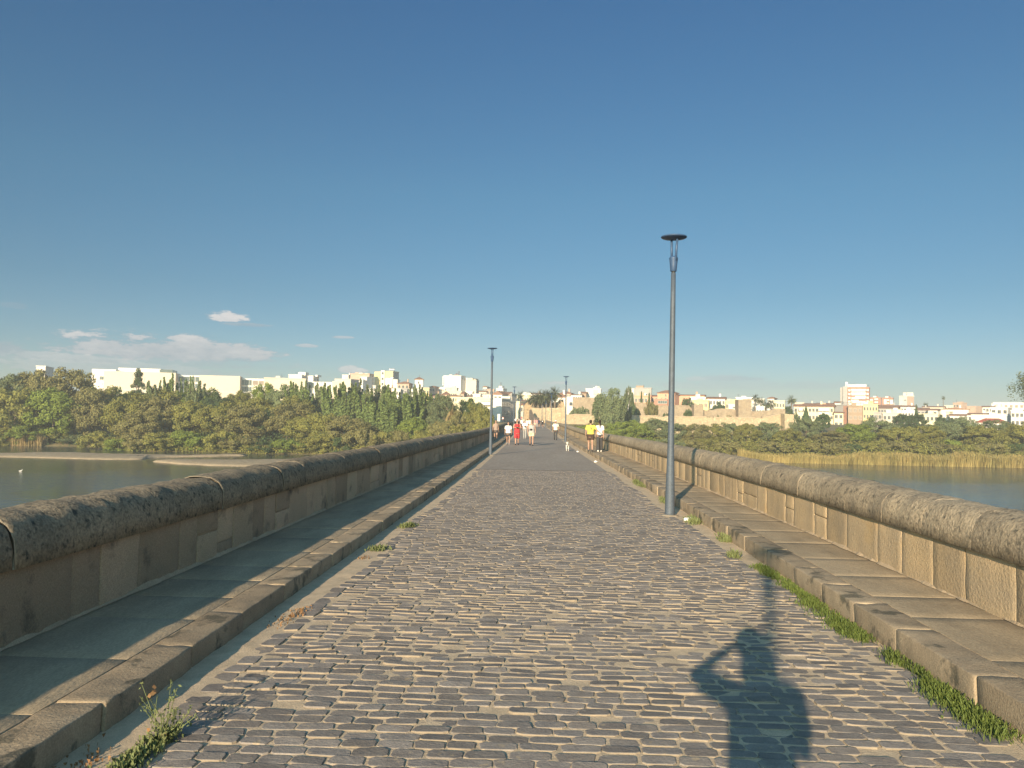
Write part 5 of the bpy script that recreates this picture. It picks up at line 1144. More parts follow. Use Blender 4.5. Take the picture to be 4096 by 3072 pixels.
        ('apartment_block', 'brown block with rows of shuttered windows below the tallest tower', 3392, 3451, 3452, 1626, 332, 6, 'brown', None, 'flat', None, (4, 3), (0, 0), 'shut', [], ),
        ('apartment_block', 'bright yellow block right of the brown shuttered one', 3453, 3511, 3511, 1620, 328, 6, 'yellow', None, 'flat', None, (4, 5), (0, 0)),
        ('house', 'white house with balconies just below the tallest tower', 3395, 3478, 3478, 1617, 380, 5, 'white', None, 'flat', None, (1, 6), (0, 0)),
        ('house', 'grey low house with dark porch under the bright yellow block', 3494, 3529, 3530, 1652, 318, 6, 'grey', None, 'flat', None, (2, 2), (0, 0), 'plain', [('win', 3497, 3513, 1660, 1672, 'shut')]),
        ('apartment_block', 'beige block with tall cream panel left of the two big round trees', 3531, 3600, 3602, 1655, 314, 6, 'cream', None, 'flat', None, (2, 4), (0, 0)),
        ('apartment_block', 'red and white flats right behind the tallest tower', 3478, 3524, 3526, 1592, 500, 6, 'brick', None, 'flat', None, (0, 0), (0, 0), 'plain', [('balc', 3480, 3492, (1603, 1615), True, 'white'), ('balc', 3498, 3512, (1600, 1612), True, 'white'), ('box', 3492, 3505, 1584, 'white')]),
        ('apartment_block', 'second red and white flats, further right of the tallest tower', 3527, 3572, 3574, 1593, 505, 6, 'brick', None, 'flat', None, (0, 0), (0, 0), 'plain', [('panel', 3535, 3547, 1597, 1617, 'white'), ('panel', 3560, 3572, 1599, 1617, 'white'), ('balc', 3549, 3557, (1604, 1616), True, 'white'), ('box', 3540, 3553, 1585, 'white')]),
        ('apartment_block', 'white stepped tower with pinkish blank side on the right skyline', 3597, 3628, 3656, 1585, 480, 38, 'white', 'pink', 'flat', None, (0, 0), (0, 0), 'plain', [('box', 3603, 3626, 1569, 'white'), ('wing', 3588, 3596.5, 1585, 'glass', (0, 0), 2), ('win', 3617, 3625, 1599, 1602, 'plain')]),
        ('warehouse', 'long grey roofed hall behind the bright yellow block', 3512, 3604, 3604, 1633, 400, 5, 'grey', None, 'gable', 1620, (1, 8), (0, 0), 'plain', [], ),
        ('house', 'white terrace house below the white stepped tower', 3602, 3664, 3664, 1627, 395, 5, 'white', None, 'gable', 1621, (1, 5), (0, 0)),
        ('house', 'long low white house above the beige block', 3545, 3606, 3606, 1643, 350, 5, 'white', None, 'flat', None, (1, 6), (0, 0)),
        ('house', 'low white house above the two big round trees', 3607, 3668, 3668, 1645, 352, 5, 'white', None, 'flat', None, (1, 5), (0, 0)),
        ('house', 'grey roofed house right of the narrow conifer', 3668, 3714, 3714, 1640, 380, 5, 'grey', None, 'gable', 1630, (1, 3), (0, 0)),
        ('house', 'white gabled house above the pale yellow flats', 3712, 3750, 3754, 1640, 372, 10, 'white', None, 'gable', 1634, (1, 2), (0, 0)),
        ('house', 'grey skyline house under the small distant palm', 3690, 3778, 3778, 1628, 460, 5, 'cream', None, 'gable', 1624, (0, 0), (0, 0)),
        ('apartment_block', 'pale yellow flats with small windows right of the two big round trees', 3672, 3752, 3756, 1659, 318, 8, 'pale', None, 'flat', None, (3, 5), (0, 0)),
        ('warehouse', 'large white hall with a wavy roof line', 3766, 3874, 3876, 1637, 390, 6, 'white', None, 'front', 1630, (0, 0), (0, 0), 'plain', []),
        ('house', 'small cream tower house before the white wavy hall', 3783, 3798, 3801, 1649, 345, 12, 'pale', None, 'flat', None, (1, 1), (0, 0)),
        ('house', 'low white house before the white wavy hall', 3800, 3862, 3864, 1662, 334, 6, 'white', None, 'gable', 1656, (1, 4), (0, 0)),
        ('house', 'cream skyline house left of the beige block', 3778, 3814, 3814, 1624, 470, 5, 'cream', None, 'flat', None, (1, 3), (0, 0)),
        ('apartment_block', 'beige block with roof box on the far right skyline', 3812, 3848, 3860, 1613, 470, 25, 'pink', None, 'flat', None, (1, 3), (0, 0), 'plain', [('box', 3822, 3836, 1607, 'pink'), ('wing', 3852, 3890, 1623, 'pink', (0, 0), 4)]),
        ('house', 'tile roofed house right of the white wavy hall', 3872, 3962, 3964, 1660, 345, 6, 'white', None, 'gable', 1652, (1, 6), (0, 0)),
        ('house', 'white house with blank wall behind the dark red roof', 3886, 4026, 4028, 1664, 302, 6, 'white', None, 'flat', None, (0, 0), (0, 0)),
        ('house', 'small white house on the slope left of the long roof terrace', 3930, 3984, 3986, 1628, 400, 6, 'white', None, 'gable', 1623, (1, 4), (0, 0)),
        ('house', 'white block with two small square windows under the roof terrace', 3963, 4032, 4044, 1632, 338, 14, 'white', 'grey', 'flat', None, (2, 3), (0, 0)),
        ('apartment_block', 'long white roof terrace house at the top right', 3973, 4140, 4140, 1613, 400, 5, 'white', None, 'flat', None, (2, 8), (0, 0), 'shut'),
        ('house', 'white house with a pair of dark windows at the right picture edge', 4044, 4130, 4130, 1645, 320, 5, 'white', None, 'flat', None, (2, 5), (0, 0)),
        ('pavilion', 'low pavilion with a dark red hip roof among the right bank trees', 3905, 4030, 4032, 1690, 282, 5, 'white', None, 'hip', 1674, (1, 6), (0, 0), 'plain', [], 'building', None, None, 3.1, (1.1, 1.3), 'redroof'),
    ]
    for t in b: building(*t[:16] if len(t) > 15 else t, **(dict(cat=t[16], rm=t[21]) if len(t) > 16 else dict(cat='tower' if t[0] == 'bell_tower' else ('house' if t[0] == 'house' else 'building'))))
    # fort walls
    W = stonewall
    W('fort_wall', 'long low golden terrace wall of the fort with a pale coping, behind the right bushes', [(2262, 1661), (2400, 1659), (2500, 1664), (2800, 1669), (3030, 1673), (3080, 1666), (3138, 1655)], 238, 1.6, 'rubble', rough=.15, coping=True)
    W('fort_tower', 'golden stone corner tower at the right end of the low terrace wall', [(3138.5, 1654), (3176, 1658)], 234, 7.5, 'rubble', 'tower', rough=.15, base=-5.5)
    W('fort_wall', 'brown upper rampart wall running behind the terrace', [(2543, 1611), (2584, 1612), (2586, 1622), (2632, 1622), (2755, 1621), (2772, 1640), (2815, 1641), (2850, 1641), (2868, 1635), (2955, 1637), (2976, 1642), (3040, 1645), (3085, 1640), (3103, 1633), (3141, 1636)], 272, 2.0, 'rubble2')
    W('fort_tower', 'squat square fort tower left of the white houses', [(2776, 1617), (2814, 1617)], 268, 5, 'rubble2', 'tower', rough=.2)
    W('fort_tower', 'tall square fort tower with a worn flat top beside the twin palms', [(2954, 1597), (2996, 1596), (3006, 1598)], 268, 5, 'rubble2', 'tower', rough=.2)
    W('fort_wall', 'upper brown stone wall left of the willow', [(2292, 1591), (2330, 1589), (2384, 1592)], 274, 2.0, 'rubble2', rough=.2)
    W('ruined_wall', 'tall ruined ochre wall with crumbling top at the end of the bridge', [(2095, 1620), (2112, 1607), (2122, 1606), (2130, 1597), (2150, 1599), (2170, 1598), (2184, 1606), (2205, 1612), (2222, 1607), (2236, 1603), (2256, 1609), (2262, 1640)], 258, 3.0, 'rubble3', rough=.5)
    W('ruined_wall', 'lower ochre retaining wall in front of the tall ruined one', [(2119, 1637), (2128, 1632), (2170, 1631), (2214, 1632), (2240, 1628), (2252, 1636)], 252, 2.5, 'rubble', rough=.2)
    W('ruined_wall', 'narrow ochre buttress at the right end of the ruined walls', [(2246, 1626), (2261, 1627)], 246, 3, 'rubble', rough=.1)
    W('wedge', 'dark pointed wedge standing before the left end of the ruined walls', [(2117, 1641), (2124, 1636), (2132, 1655), (2140, 1667), (2157, 1671)], 246, 1.5, 'wedge', 'wedge', 'wedges', rough=.03)  # plain dark wedge, peaked at left and falling to the right
    W('ruined_wall', 'low ochre step of masonry below the flag at the bridge end', [(2190, 1652), (2214, 1650), (2262, 1648)], 248, 2, 'rubble', rough=.15)
    # flag on the ruined wall
    x, y, z = P(2196, 1625, 257.5); fr = empty('flag', (x, y, z)); tag(fr, 'red and yellow flag on a pole among the palms of the ruined wall', 'flag')
    zt = P(2196, 1588, 257.5).z - z; q = MB(); q.tube([(0, 0, 0), (0, 0, zt)], [.05, .03], 6); q.obj('flagpole', M['galv'], fr)
    q = MB(); yl = [(zt - 1.2, zt - .9), (zt - .9, zt - .35), (zt - .35, zt - .05)]
    for i, (a, b2) in enumerate(yl):
        for k in range(5): x0 = -.05 - k * .22; q.add([(x0, .12 * math.sin(k), a), (x0 - .22, .12 * math.sin(k + 1), a), (x0 - .22, .12 * math.sin(k + 1), b2), (x0, .12 * math.sin(k), b2)], [(0, 1, 2, 3)], 1 if i == 1 else 0)
    q.obj('cloth', [M['sign_red'], M['yellow']], fr)
    # street signs
    def sign(px, py, D, rad, label, red, name='road_sign'):
        c = P(px, py, D); g = ground_z(c.x, D); r_ = empty(name, (c.x, D, g)); tag(r_, label, 'road sign'); q = MB(); q.tube([(0, .03, 0), (0, .03, c.z - g + rad)], [.035, .035], 8); q.obj('post', M['galv'], r_)
        d = MB(); n = 24
        for rr, mi, yy in ((rad, 0, -.01), (rad * .72, 1, -.014)):
            d.add([(rr * math.cos(2 * math.pi * k / n), yy, c.z - g + rr * math.sin(2 * math.pi * k / n)) for k in range(n)] + [(rr * math.cos(2 * math.pi * k / n), .0, c.z - g + rr * math.sin(2 * math.pi * k / n)) for k in range(n)], [tuple(range(n)), tuple(range(n, 2 * n))] + [(k, (k + 1) % n, n + (k + 1) % n, n + k) for k in range(n)], mi)
        if red:
            d.m = [0] * len(d.m); d.box(-rad * .7, rad * .7, -.03, -.016, c.z - g - rad * .15, c.z - g + rad * .15, 1)
        d.obj('disc', [M['sign_red'], M['plain_white']], r_)
    sign(2011, 1673, 240, .36, 'round white road sign with red rim at the street mouth', False)
    sign(2086, 1672, 240, .36, 'round red no entry sign in front of the ornate house', True)
    c = P(1995, 1676, 238); g = ground_z(c.x, 238); r_ = empty('advert_panel', (c.x, 238, g)); tag(r_, 'tall narrow white information panel left of the round sign', 'sign')
    q = MB(); q.box(-.38, .38, -.1, .1, .5, 2.7); q.obj('board', M['plain_white'], r_); q = MB(); q.box(-.12, .12, -.06, .06, -.1, .499); q.obj('foot', M['darkmetal'], r_)
build_city()

# ------------------------------------------------------------------ people
def cloth(n, c, c2=None, **k): return mat('cloth_' + n, c, c2 or tuple(x * .85 for x in c), 4, .9, .004, 20, **k)
M['skin'] = mat('skin', (.43, .265, .195), (.38, .23, .165), 8, .55); M['skin2'] = mat('skin_tanned', (.34, .17, .11), (.30, .15, .095), 8, .55)
M['hair'] = mat('hair_dark', (.03, .02, .015), None, 40, .6); M['hairg'] = mat('hair_grey', (.30, .28, .26), None, 40, .7); M['hairb'] = mat('hair_brown', (.13, .07, .04), None, 40, .6)
M['c_yellow'] = cloth('yellow', (.80, .68, .12)); M['c_white'] = cloth('white', (.80, .79, .77)); M['c_red'] = cloth('red', (.52, .05, .06)); M['c_grey'] = cloth('grey', (.42, .40, .39)); M['c_brown'] = cloth('taupe', (.33, .25, .21))
M['c_black'] = cloth('black', (.022, .022, .026)); M['c_dark'] = cloth('charcoal', (.06, .06, .065)); M['c_dbrown'] = cloth('dark_brown', (.07, .045, .038)); M['c_beige'] = cloth('beige', (.66, .57, .42)); M['c_lgrey'] = cloth('light_grey', (.36, .35, .34)); M['c_navy'] = cloth('navy', (.03, .04, .09)); M['c_pink'] = cloth('pink', (.62, .30, .30)); M['c_pale'] = cloth('pale_green', (.66, .68, .56))
M['c_pattern'] = mat('cloth_pattern', (.80, .79, .76), (.76, .75, .72), 3, .9, c3=(.05, .05, .05), s3=22, t3=.60)

def bake(mb, name, mats, voxel, smooth_it=2):
    o = mb.obj(name, mats); md = o.modifiers.new('r', 'REMESH'); md.mode = 'VOXEL'; md.voxel_size = voxel; md.use_smooth_shade = True
    if smooth_it: s = o.modifiers.new('s', 'SMOOTH'); s.iterations = smooth_it; s.factor = .5
    dg = bpy.context.evaluated_depsgraph_get(); me = bpy.data.meshes.new_from_object(o.evaluated_get(dg)); bpy.data.objects.remove(o)
    me.name = name; me.materials.clear()
    for m in (mats if isinstance(mats, (list, tuple)) else [mats]): me.materials.append(m)
    for p in me.polygons: p.use_smooth = True
    return me
def join_extra(me, mb):
    """add loose extra pieces (fingers, eyes) to a baked mesh"""
    bm = bmesh.new(); bm.from_mesh(me); vs = [bm.verts.new(v) for v in mb.V]
    for f, mi in zip(mb.F, mb.m):
        try: nf = bm.faces.new([vs[i] for i in f]); nf.material_index = mi; nf.smooth = True
        except ValueError: pass
    bm.to_mesh(me); bm.free()
def person(loc, face, H, label, top=('tee', 'c_white'), bottom=('shorts', 'c_black'), shoes='c_dark', hair=('short', 'hair'), skin='skin', legs=((20, 8), (-18, 12)), arms=((10, 8, 12), (-14, 8, 18)), armpts=None, fat=1.0, voxel=.016, extra=(), group='people walking on the bridge', number=None, cap=None, female=False, hx0=0.0):
    """face: heading in degrees, 0 looks along +Y; legs: (hip pitch, knee bend) left/right; arms: (pitch, spread, elbow)"""
    s = H / 1.76; root = empty('person', loc, R(-face)); root.scale = (s, s, s); tag(root, label, 'person', group)
    hipz = .92; L = {}
    def leg(side, a, k):
        a, k = R(a), R(k); h = Vector((side * .092, 0, hipz)); kn = h + Vector((side * .012, math.sin(a), -math.cos(a))) * .43; b = a - k; an = kn + Vector((side * .0, math.sin(b), -math.cos(b))) * .42; return h, kn, an
    lg = [leg(-1, *legs[0]), leg(1, *legs[1])]; low = min(l[2].z for l in lg) - .075; dz = -low
    U = Vector((0, 0, dz)); lg = [tuple(p + U for p in l) for l in lg]
    def Z(z): return z + dz
    sw = .185 if not female else .165
    sh = [Vector((-sw, 0, Z(1.42))), Vector((sw, 0, Z(1.42)))]; am = []
    for i, side in enumerate((-1, 1)):
        if armpts and armpts[i]: e, h = [Vector(q) for q in armpts[i]]; e.z += 0; am.append((sh[i], e, h)); continue
        p, sp, el = [R(q) for q in arms[i]]
        d1 = Vector((side * math.sin(sp), math.sin(p) * math.cos(sp), -math.cos(p) * math.cos(sp))); e = sh[i] + d1 * .29
        d2 = Vector((side * math.sin(sp) * .3, math.sin(p + el), -math.cos(p + el))).normalized(); am.append((sh[i], e, e + d2 * .25))
    f = fat; b = MB()
    # torso
    def torso(mb, g, z0=.86, z1=1.50, mi=0):
        rows = [(.80, .150, .105), (.90, .168, .118), (.98, .158, .112), (1.08, .142 * (.92 if female else 1), .102), (1.20, .152, .108), (1.32, .172, .115), (1.40, .170, .105), (1.455, .120, .085), (1.49, .065, .065), (1.53, .052, .055)]
        rr = []
        for z, rx, ry in rows:
            if z0 - .001 <= z <= z1 + .001:
                k = f if z < 1.35 else 1 + (f - 1) * .4
                rr.append((0, (.012 if z > 1.2 else .02 * (f - 1) * 4), Z(z), rx * (1 + (f - 1) * .8) + g, ry * k + g))
        mb.loft(rr, 18, mi)
        return rr
    torso(b, 0, .80, 1.53)
    b.ell((-.092, -.01, Z(.88)), .095, .11, .11); b.ell((.092, -.01, Z(.88)), .095, .11, .11)
    b.tube([(0, .0, Z(1.45)), (hx0, .012, Z(1.56))], [.058, .052], 12)
    hc = Vector((hx0, .02, Z(1.655 + (.055 if hx0 else 0))))
    b.ell((hc.x, hc.y, hc.z + .015), .074, .092, .100, 18, 12); b.ell((hc.x, hc.y + .022, hc.z - .055), .055, .062, .058, 14, 9)
    b.tube([(0, hc.y + .08, hc.z + .02), (0, hc.y + .108, hc.z - .018), (0, hc.y + .085, hc.z - .028)], [.009, .016, .010], 8)
    for sx in (-1, 1): b.ell((sx * .076, hc.y - .005, hc.z - .002), .010, .018, .030, 8, 6)
    for (h, k, a) in lg:
        b.tube([h + Vector((0, 0, .04)), h * .6 + k * .4, k + Vector((0, 0, .03)), k], [.086 * f, .074 * f, .055, .052], 14)
        m_ = k * .65 + a * .35 + Vector((0, -.012, 0)); b.tube([k, m_, a + Vector((0, 0, .03)), a], [.050, .054, .036, .034], 12); b.ell(tuple(k), .052, .052, .055, 12, 8)
        b.tube([a + Vector((0, -.03, -.03)), a + Vector((0, .06, -.05)), a + Vector((0, .15, -.058))], [.036, .036, .022], 10)
    hands = MB()
    for i, (S_, e, h) in enumerate(am):
        side = (-1, 1)[i]
        b.ell(tuple(S_ + Vector((-side * .02, 0, 0))), .062, .06, .062, 12, 8); b.tube([S_, S_ * .5 + e * .5, e], [.052 * (.5 + .5 * f), .046 * (.5 + .5 * f), .038], 12); b.tube([e, e * .6 + h * .4, h], [.038, .037, .025], 12); b.ell(tuple(e), .038, .038, .038, 10, 7)
        d = (h - e).normalized(); ax = d.cross(Vector((side, 0, 0))); ax = ax.normalized() if ax.length > .1 else Vector((0, 0, 1)); pn = ax.cross(d).normalized()   # palm normal, sideways; ax spans knuckles
        if pn.x * side > 0: pn = -pn
        p0, p1 = h + d * .005, h + d * .085
        for t in (-.022, 0, .022): b.tube([p0 + ax * t * .7, p1 + ax * t], [.018, .016], 8)
        for k, (t, l) in enumerate(((-.030, .066), (-.010, .078), (.010, .074), (.029, .060))):
            q0 = p1 + ax * t - d * .012; q1 = q0 + d * l * .55 + pn * l * .10; q2 = q1 + d * l * .33 + pn * l * .32; q3 = q2 + d * l * .10 + pn * l * .28
            hands.tube([q0, q1, q2, q3], [.0098, .0088, .0078, .0062], 7)
        q0 = h + d * .028 - ax * .024 * (1 if (ax.y if abs(ax.y) > .2 else ax.z) < 0 else -1); sg = (q0 - h - d * .028).normalized()
        hands.tube([q0, q0 + sg * .028 + d * .025 + pn * .008, q0 + sg * .034 + d * .055 + pn * .018], [.0125, .011, .008], 7)
    me = bake(b, 'body', [M[skin], M['black'], M['plain_white'], M['c_pink']], voxel)
    for sx in (-1, 1):
        hands.ell((sx * .030, hc.y + .078, hc.z + .012), .012, .010, .008, 8, 6, 2); hands.ell((sx * .030, hc.y + .085, hc.z + .012), .006, .006, .006, 8, 6, 1)
        hands.tube([(sx * .018, hc.y + .088, hc.z + .032), (sx * .045, hc.y + .075, hc.z + .030)], [.004, .003], 5, 1)
    hands.tube([(-.022, hc.y + .080, hc.z - .050), (0, hc.y + .086, hc.z - .052), (.022, hc.y + .080, hc.z - .050)], [.004, .0055, .004], 6, 3)
    join_extra(me, hands)
    link(bpy.data.objects.new('body', me), root)
    # clothes
    kind, colr = top; c = MB(); g = .016
    if kind != 'none':
        rr = torso(c, g, .90 if kind != 'crop' else 1.08, 1.49 if kind in ('tee', 'shirt') else 1.455)
        if kind in ('tee', 'shirt', 'crop'):
            for i, (S_, e, h) in enumerate(am):
                t = .72; en = S_ + (e - S_) * t; c.tube([S_ + Vector((-(-1, 1)[i] * .05, 0, .01)), S_, en], [.078, .078, .068 * (.5 + .5 * f)], 12)
        else:
            for sx in (-1, 1): c.tube([(sx * .10, .03, Z(1.38)), (sx * .105, .0, Z(1.485)), (sx * .10, -.03, Z(1.38))], [.05, .04, .05], 10)
        m_ = bake(c, 'shirt', M[colr], voxel * .95, 2); link(bpy.data.objects.new('shirt' if kind != 'tank' else 'tank_top', m_), root)
    kind, colr = bottom; c = MB(); c.loft([(0, 0, Z(.99), .165 * (1 + (f - 1) * .8) + .008, .118 * f + .008), (0, 0, Z(.90), .178 * f + .008, .128 * f + .008), (0, 0, Z(.83), .175 * f, .125 * f)], 18)
    for (h, k, a) in lg:
        if kind == 'shorts': end = h + (k - h) * .62; c.tube([h + Vector((0, 0, .03)), h * .5 + end * .5, end], [.100 * f, .100 * f, .098 * f], 14)
        elif kind == 'long': end = k + (a - k) * .05; c.tube([h + Vector((0, 0, .03)), h * .5 + k * .5, end], [.104 * f, .104, .102], 14)
        elif kind == 'wide': c.tube([h + Vector((0, 0, .03)), k, a + Vector((0, 0, .02))], [.104 * f, .092, .105], 14)
        else: c.tube([h + Vector((0, 0, .03)), h * .5 + k * .5, k, k * .5 + a * .5, a + Vector((0, 0, .02))], [.100 * f, .088, .068, .064, .060], 14)
    m_ = bake(c, 'trousers', M[colr], voxel * .95, 2); link(bpy.data.objects.new('shorts' if kind in ('shorts', 'long') else 'trousers', m_), root)
    for (h, k, a) in lg:
        c = MB(); c.tube([a + Vector((0, -.05, -.038)), a + Vector((0, .04, -.040)), a + Vector((0, .13, -.050)), a + Vector((0, .185, -.052))], [.038, .046, .042, .024], 10); c.tube([a + Vector((0, 0, -.03)), a + Vector((0, 0, .025))], [.046, .042], 10)
        m_ = bake(c, 'shoe', M[shoes], voxel * .9, 1); link(bpy.data.objects.new('shoe', m_), root)
    if hair:
        kind, colr = hair; c = MB(); c.ell((hx0, hc.y - .018, hc.z + .040), .082, .092, .092, 18, 12)
        if hx0: c.ell((hx0 + .06, hc.y - .06, hc.z - .13), .13, .08, .15)  # photographer: bulk added at neck and head to fill out his cast shadow
        if kind == 'short' and hx0: c.ell((hx0, hc.y - .01, hc.z + .03), .108, .115, .12)
        if kind == 'short': c.ell((hx0, hc.y - .04, hc.z), .076, .065, .085)
        if kind == 'pony': c.ell((0, hc.y - .04, hc.z), .078, .070, .09); c.tube([(0, hc.y - .10, hc.z + .03), (0, hc.y - .14, hc.z - .08), (0, hc.y - .12, hc.z - .30), (0, hc.y - .11, hc.z - .40)], [.035, .04, .035, .012], 10)
        if kind == 'long': c.ell((0, hc.y - .05, hc.z - .04), .09, .06, .14)
        if kind == 'top': c.ell((0, hc.y + .01, hc.z + .085), .062, .075, .045)
        if kind == 'bun': c.ell((0, hc.y - .04, hc.z), .078, .070, .09); c.ell((0, hc.y - .11, hc.z + .05), .04, .04, .04)
        link(bpy.data.objects.new('hair', bake(c, 'hair', M[colr], .014, 1)), root)
    if cap:
        c = MB(); c.lathe([(.088, hc.z + .045), (.092, hc.z + .06), (.086, hc.z + .10), (.06, hc.z + .13), (.0, hc.z + .14)], 18, c=(0, hc.y)); c.box(-.06, .06, hc.y + .05, hc.y + .16, hc.z + .048, hc.z + .058); link(bpy.data.objects.new('cap', c.mesh('cap', M[cap], True)), root)
    if number:
        cu = bpy.data.curves.new('n', 'FONT'); cu.body = number; cu.size = .30; cu.extrude = .004; cu.align_x = 'CENTER'; t = bpy.data.objects.new('n', cu); COL.objects.link(t)
        me = bpy.data.meshes.new_from_object(t.evaluated_get(bpy.context.evaluated_depsgraph_get())); bpy.data.objects.remove(t); me.materials.clear(); me.materials.append(M['c_navy'])
        o = link(bpy.data.objects.new('shirt_number', me), root); o.location = (0, -.138, Z(1.18)); o.rotation_euler = (R(86), 0, 0)
    return root, Z, lg, am, hc
def at(px, D, kerb=0.0, py=1680):
    return (TX(px, py) * D, D, zr(D) + kerb)
def strap_bag(rt, label, mat_, side=1, back=False, name='crossbody_bag', zc=1.12):
    """strap over one shoulder and a small pouch; stands on its own, placed with the wearer"""
    root, Z = rt[0], rt[1]; e = empty(name, root.location, root.rotation_euler.z); e.scale = root.scale; tag(e, label, 'bag', 'bags worn by walkers')
    y = -1 if back else 1; q = MB(); pts = []
    for t in range(9):
        a = t / 8; x = side * (-.12 + .30 * a); z = 1.47 - .45 * a; pts.append((x, y * (.10 + .055 * math.sin(math.pi * min(1, a * 1.3))), Z(z)))
    q.tube(pts, [.013] * 9, 6); q.obj('strap', M[mat_], e)
    q = MB(); q.ell((side * .04, y * .19, Z(zc)), .10, .045, .07, 12, 8); q.obj('pouch', M[mat_], e, True)
def build_people():
    # couple with their backs to the camera on the right pavement
    D = 38.6
    x, y, z = at(2363, D, KH_R); 
    p = person((x, y, z), 2, 1.56, 'man in yellow number nine shirt, arm round the woman beside him', ('tee', 'c_yellow'), ('shorts', 'c_dbrown'), 'c_dark', ('short', 'hair'), 'skin', ((12, 4), (-10, 10)), ((6, 14, 20), None), [None, ((.36, -.09, 1.20), (.52, -.15, 1.07))], 1.12, .015, number='9')
    x, y, z = at(2400, D, KH_R)
    person((x, y + .05, z), -2, 1.55, 'woman with a dark ponytail in a white blouse and wide dark trousers', ('tee', 'c_white'), ('wide', 'c_dark'), 'c_white', ('pony', 'hair'), 'skin', ((-6, 4), (10, 4)), ((2, 6, 10), (-4, 8, 8)), None, 1.0, .015, female=True)
    # group walking towards the camera
    x, y, z = at(2034, 53.6); person((x, y, z), 180, 1.56, 'stocky boy in a white patterned tee and black shorts, left of the man in red', ('tee', 'c_pattern'), ('shorts', 'c_dark'), 'c_lgrey', ('short', 'hair'), 'skin', ((16, 6), (-14, 14)), ((10, 12, 14), (-8, 12, 12)), None, 1.24, .016)
    x, y, z = at(2069, 52.6); p = person((x, y, z), 176, 1.74, 'bearded man in a red vest and long red shorts, holding a camera at his chest', ('tank', 'c_red'), ('long', 'c_red'), 'c_black', ('top', 'hair'), 'skin', ((-14, 6), (14, 8)), ((0, 0, 0), (0, 0, 0)), [((-.27, .06, 1.18), (-.06, .22, 1.20)), ((.27, .06, 1.18), (.08, .23, 1.20))], 1.18, .016)
    s_ = p[0].scale[0]; q = empty('camera', p[0].location, p[0].rotation_euler.z); q.scale = p[0].scale; tag(q, 'small black camera held by the man in red', 'camera')
    c = MB(); c.box(-.06, .06, .25, .30, 1.16, 1.25); c.obj('camera_body', M['black'], q); c = MB(); c.tube([(0, .30, 1.205), (0, .36, 1.205)], [.035, .033], 14); c.obj('lens', M['black'], q); c = MB(); c.tube([(-.055, .27, 1.24), (-.09, .17, 1.38), (-.06, .02, 1.52)], [.008] * 3, 6); c.tube([(.055, .27, 1.24), (.09, .17, 1.38), (.06, .02, 1.52)], [.008] * 3, 6); c.obj('strap', M['black'], q)
    x, y, z = at(2127, 52.0); p = person((x, y, z), 180, 1.70, 'balding man with sunglasses in a grey tank top and beige shorts', ('tank', 'c_grey'), ('shorts', 'c_beige'), 'c_black', None, 'skin', ((12, 6), (-12, 10)), ((4, 14, 14), (-2, 14, 14)), None, 1.24, .016)
    c = MB(); hc = p[4]
    for sx in (-1, 1): c.ell((sx * .032, hc.y + .088, hc.z + .012), .026, .010, .018, 10, 6); c.tube([(sx * .055, hc.y + .08, hc.z + .016), (sx * .085, hc.y, hc.z + .014)], [.004, .004], 5)
    c.obj('sunglasses', M['black'], p[0]); strap_bag(p, 'black pouch slung across the man in the grey tank top', 'black', 1)
    x, y, z = at(1984, 57.0, KH_L); person((x, y, z), 178, 1.50, 'woman in a brown tank top and dark shorts half hidden by the left lamp post', ('tank', 'c_brown'), ('shorts', 'c_dark'), 'c_dark', ('bun', 'hairb'), 'skin', ((18, 60), (-8, 4)), ((-10, 10, 14), (18, 14, 16)), None, 1.18, .016, female=True)
    x, y, z = at(2100, 69.0); p = person((x, y, z), 4, 1.66, 'man in a white shirt and light grey trousers walking away with a dark bag strap', ('tee', 'c_white'), ('trousers', 'c_lgrey'), 'c_grey', ('short', 'hairg'), 'skin', ((12, 6), (-10, 10)), ((8, 12, 12), (-8, 12, 12)), None, 1.14, .018)
    strap_bag(p, 'dark strap bag across the back of the man in white', 'black', 1, True)
    x, y, z = at(2223, 66.0); person((x, y, z), 182, 1.66, 'man in a white cap, pale shirt and dark trousers walking alone by the right kerb', ('shirt', 'c_pale'), ('trousers', 'c_dark'), 'c_black', None, 'skin2', ((8, 4), (-10, 8)), ((2, 14, 14), (-2, 14, 14)), None, 1.12, .017, cap='c_white')
    x, y, z = at(2170, 138.0); p = person((x, y, z), 180, 1.62, 'runner in black with a pale bib, rightmost of the distant walkers', ('tee', 'c_black'), ('shorts', 'c_black'), 'c_white', ('short', 'hair'), 'skin2', ((26, 20), (-14, 40)), ((20, 12, 60), (-16, 12, 60)), None, 1.0, .024)
    c = MB(); c.box(-.09, .09, .150, .156, 1.20, 1.36); c.obj('bib', M['c_white'], p[0])
    far = [(2156, 142, 1.60, 'distant walker in dark blue, left of the runner', 'c_navy', 'c_dark', 0), (2147, 146, 1.58, 'distant walker in a pink top beside the one in dark blue', 'c_pink', 'c_grey', 180), (2139, 135, 1.66, 'distant walker in a rosy shirt just right of the balding man', 'c_pink', 'c_beige', 180),
           (2119, 118, 1.60, 'walker in white partly hidden behind the balding man', 'c_white', 'c_beige', 180), (2110, 112, 1.58, 'walker in white top and dark trousers left of the balding man', 'c_white', 'c_dark', 0),
           (2087, 108, 1.68, 'walker in a white vest and dark trousers behind the man in red', 'c_white', 'c_black', 0), (2063, 178, 1.72, 'far walker with a white cap before the cream corner house', 'c_white', 'c_lgrey', 180), (2075, 185, 1.68, 'far walker in grey near the street mouth', 'c_grey', 'c_dark', 180), (2096, 170, 1.66, 'far walker in beige at the far end of the bridge', 'c_beige', 'c_navy', 0)]
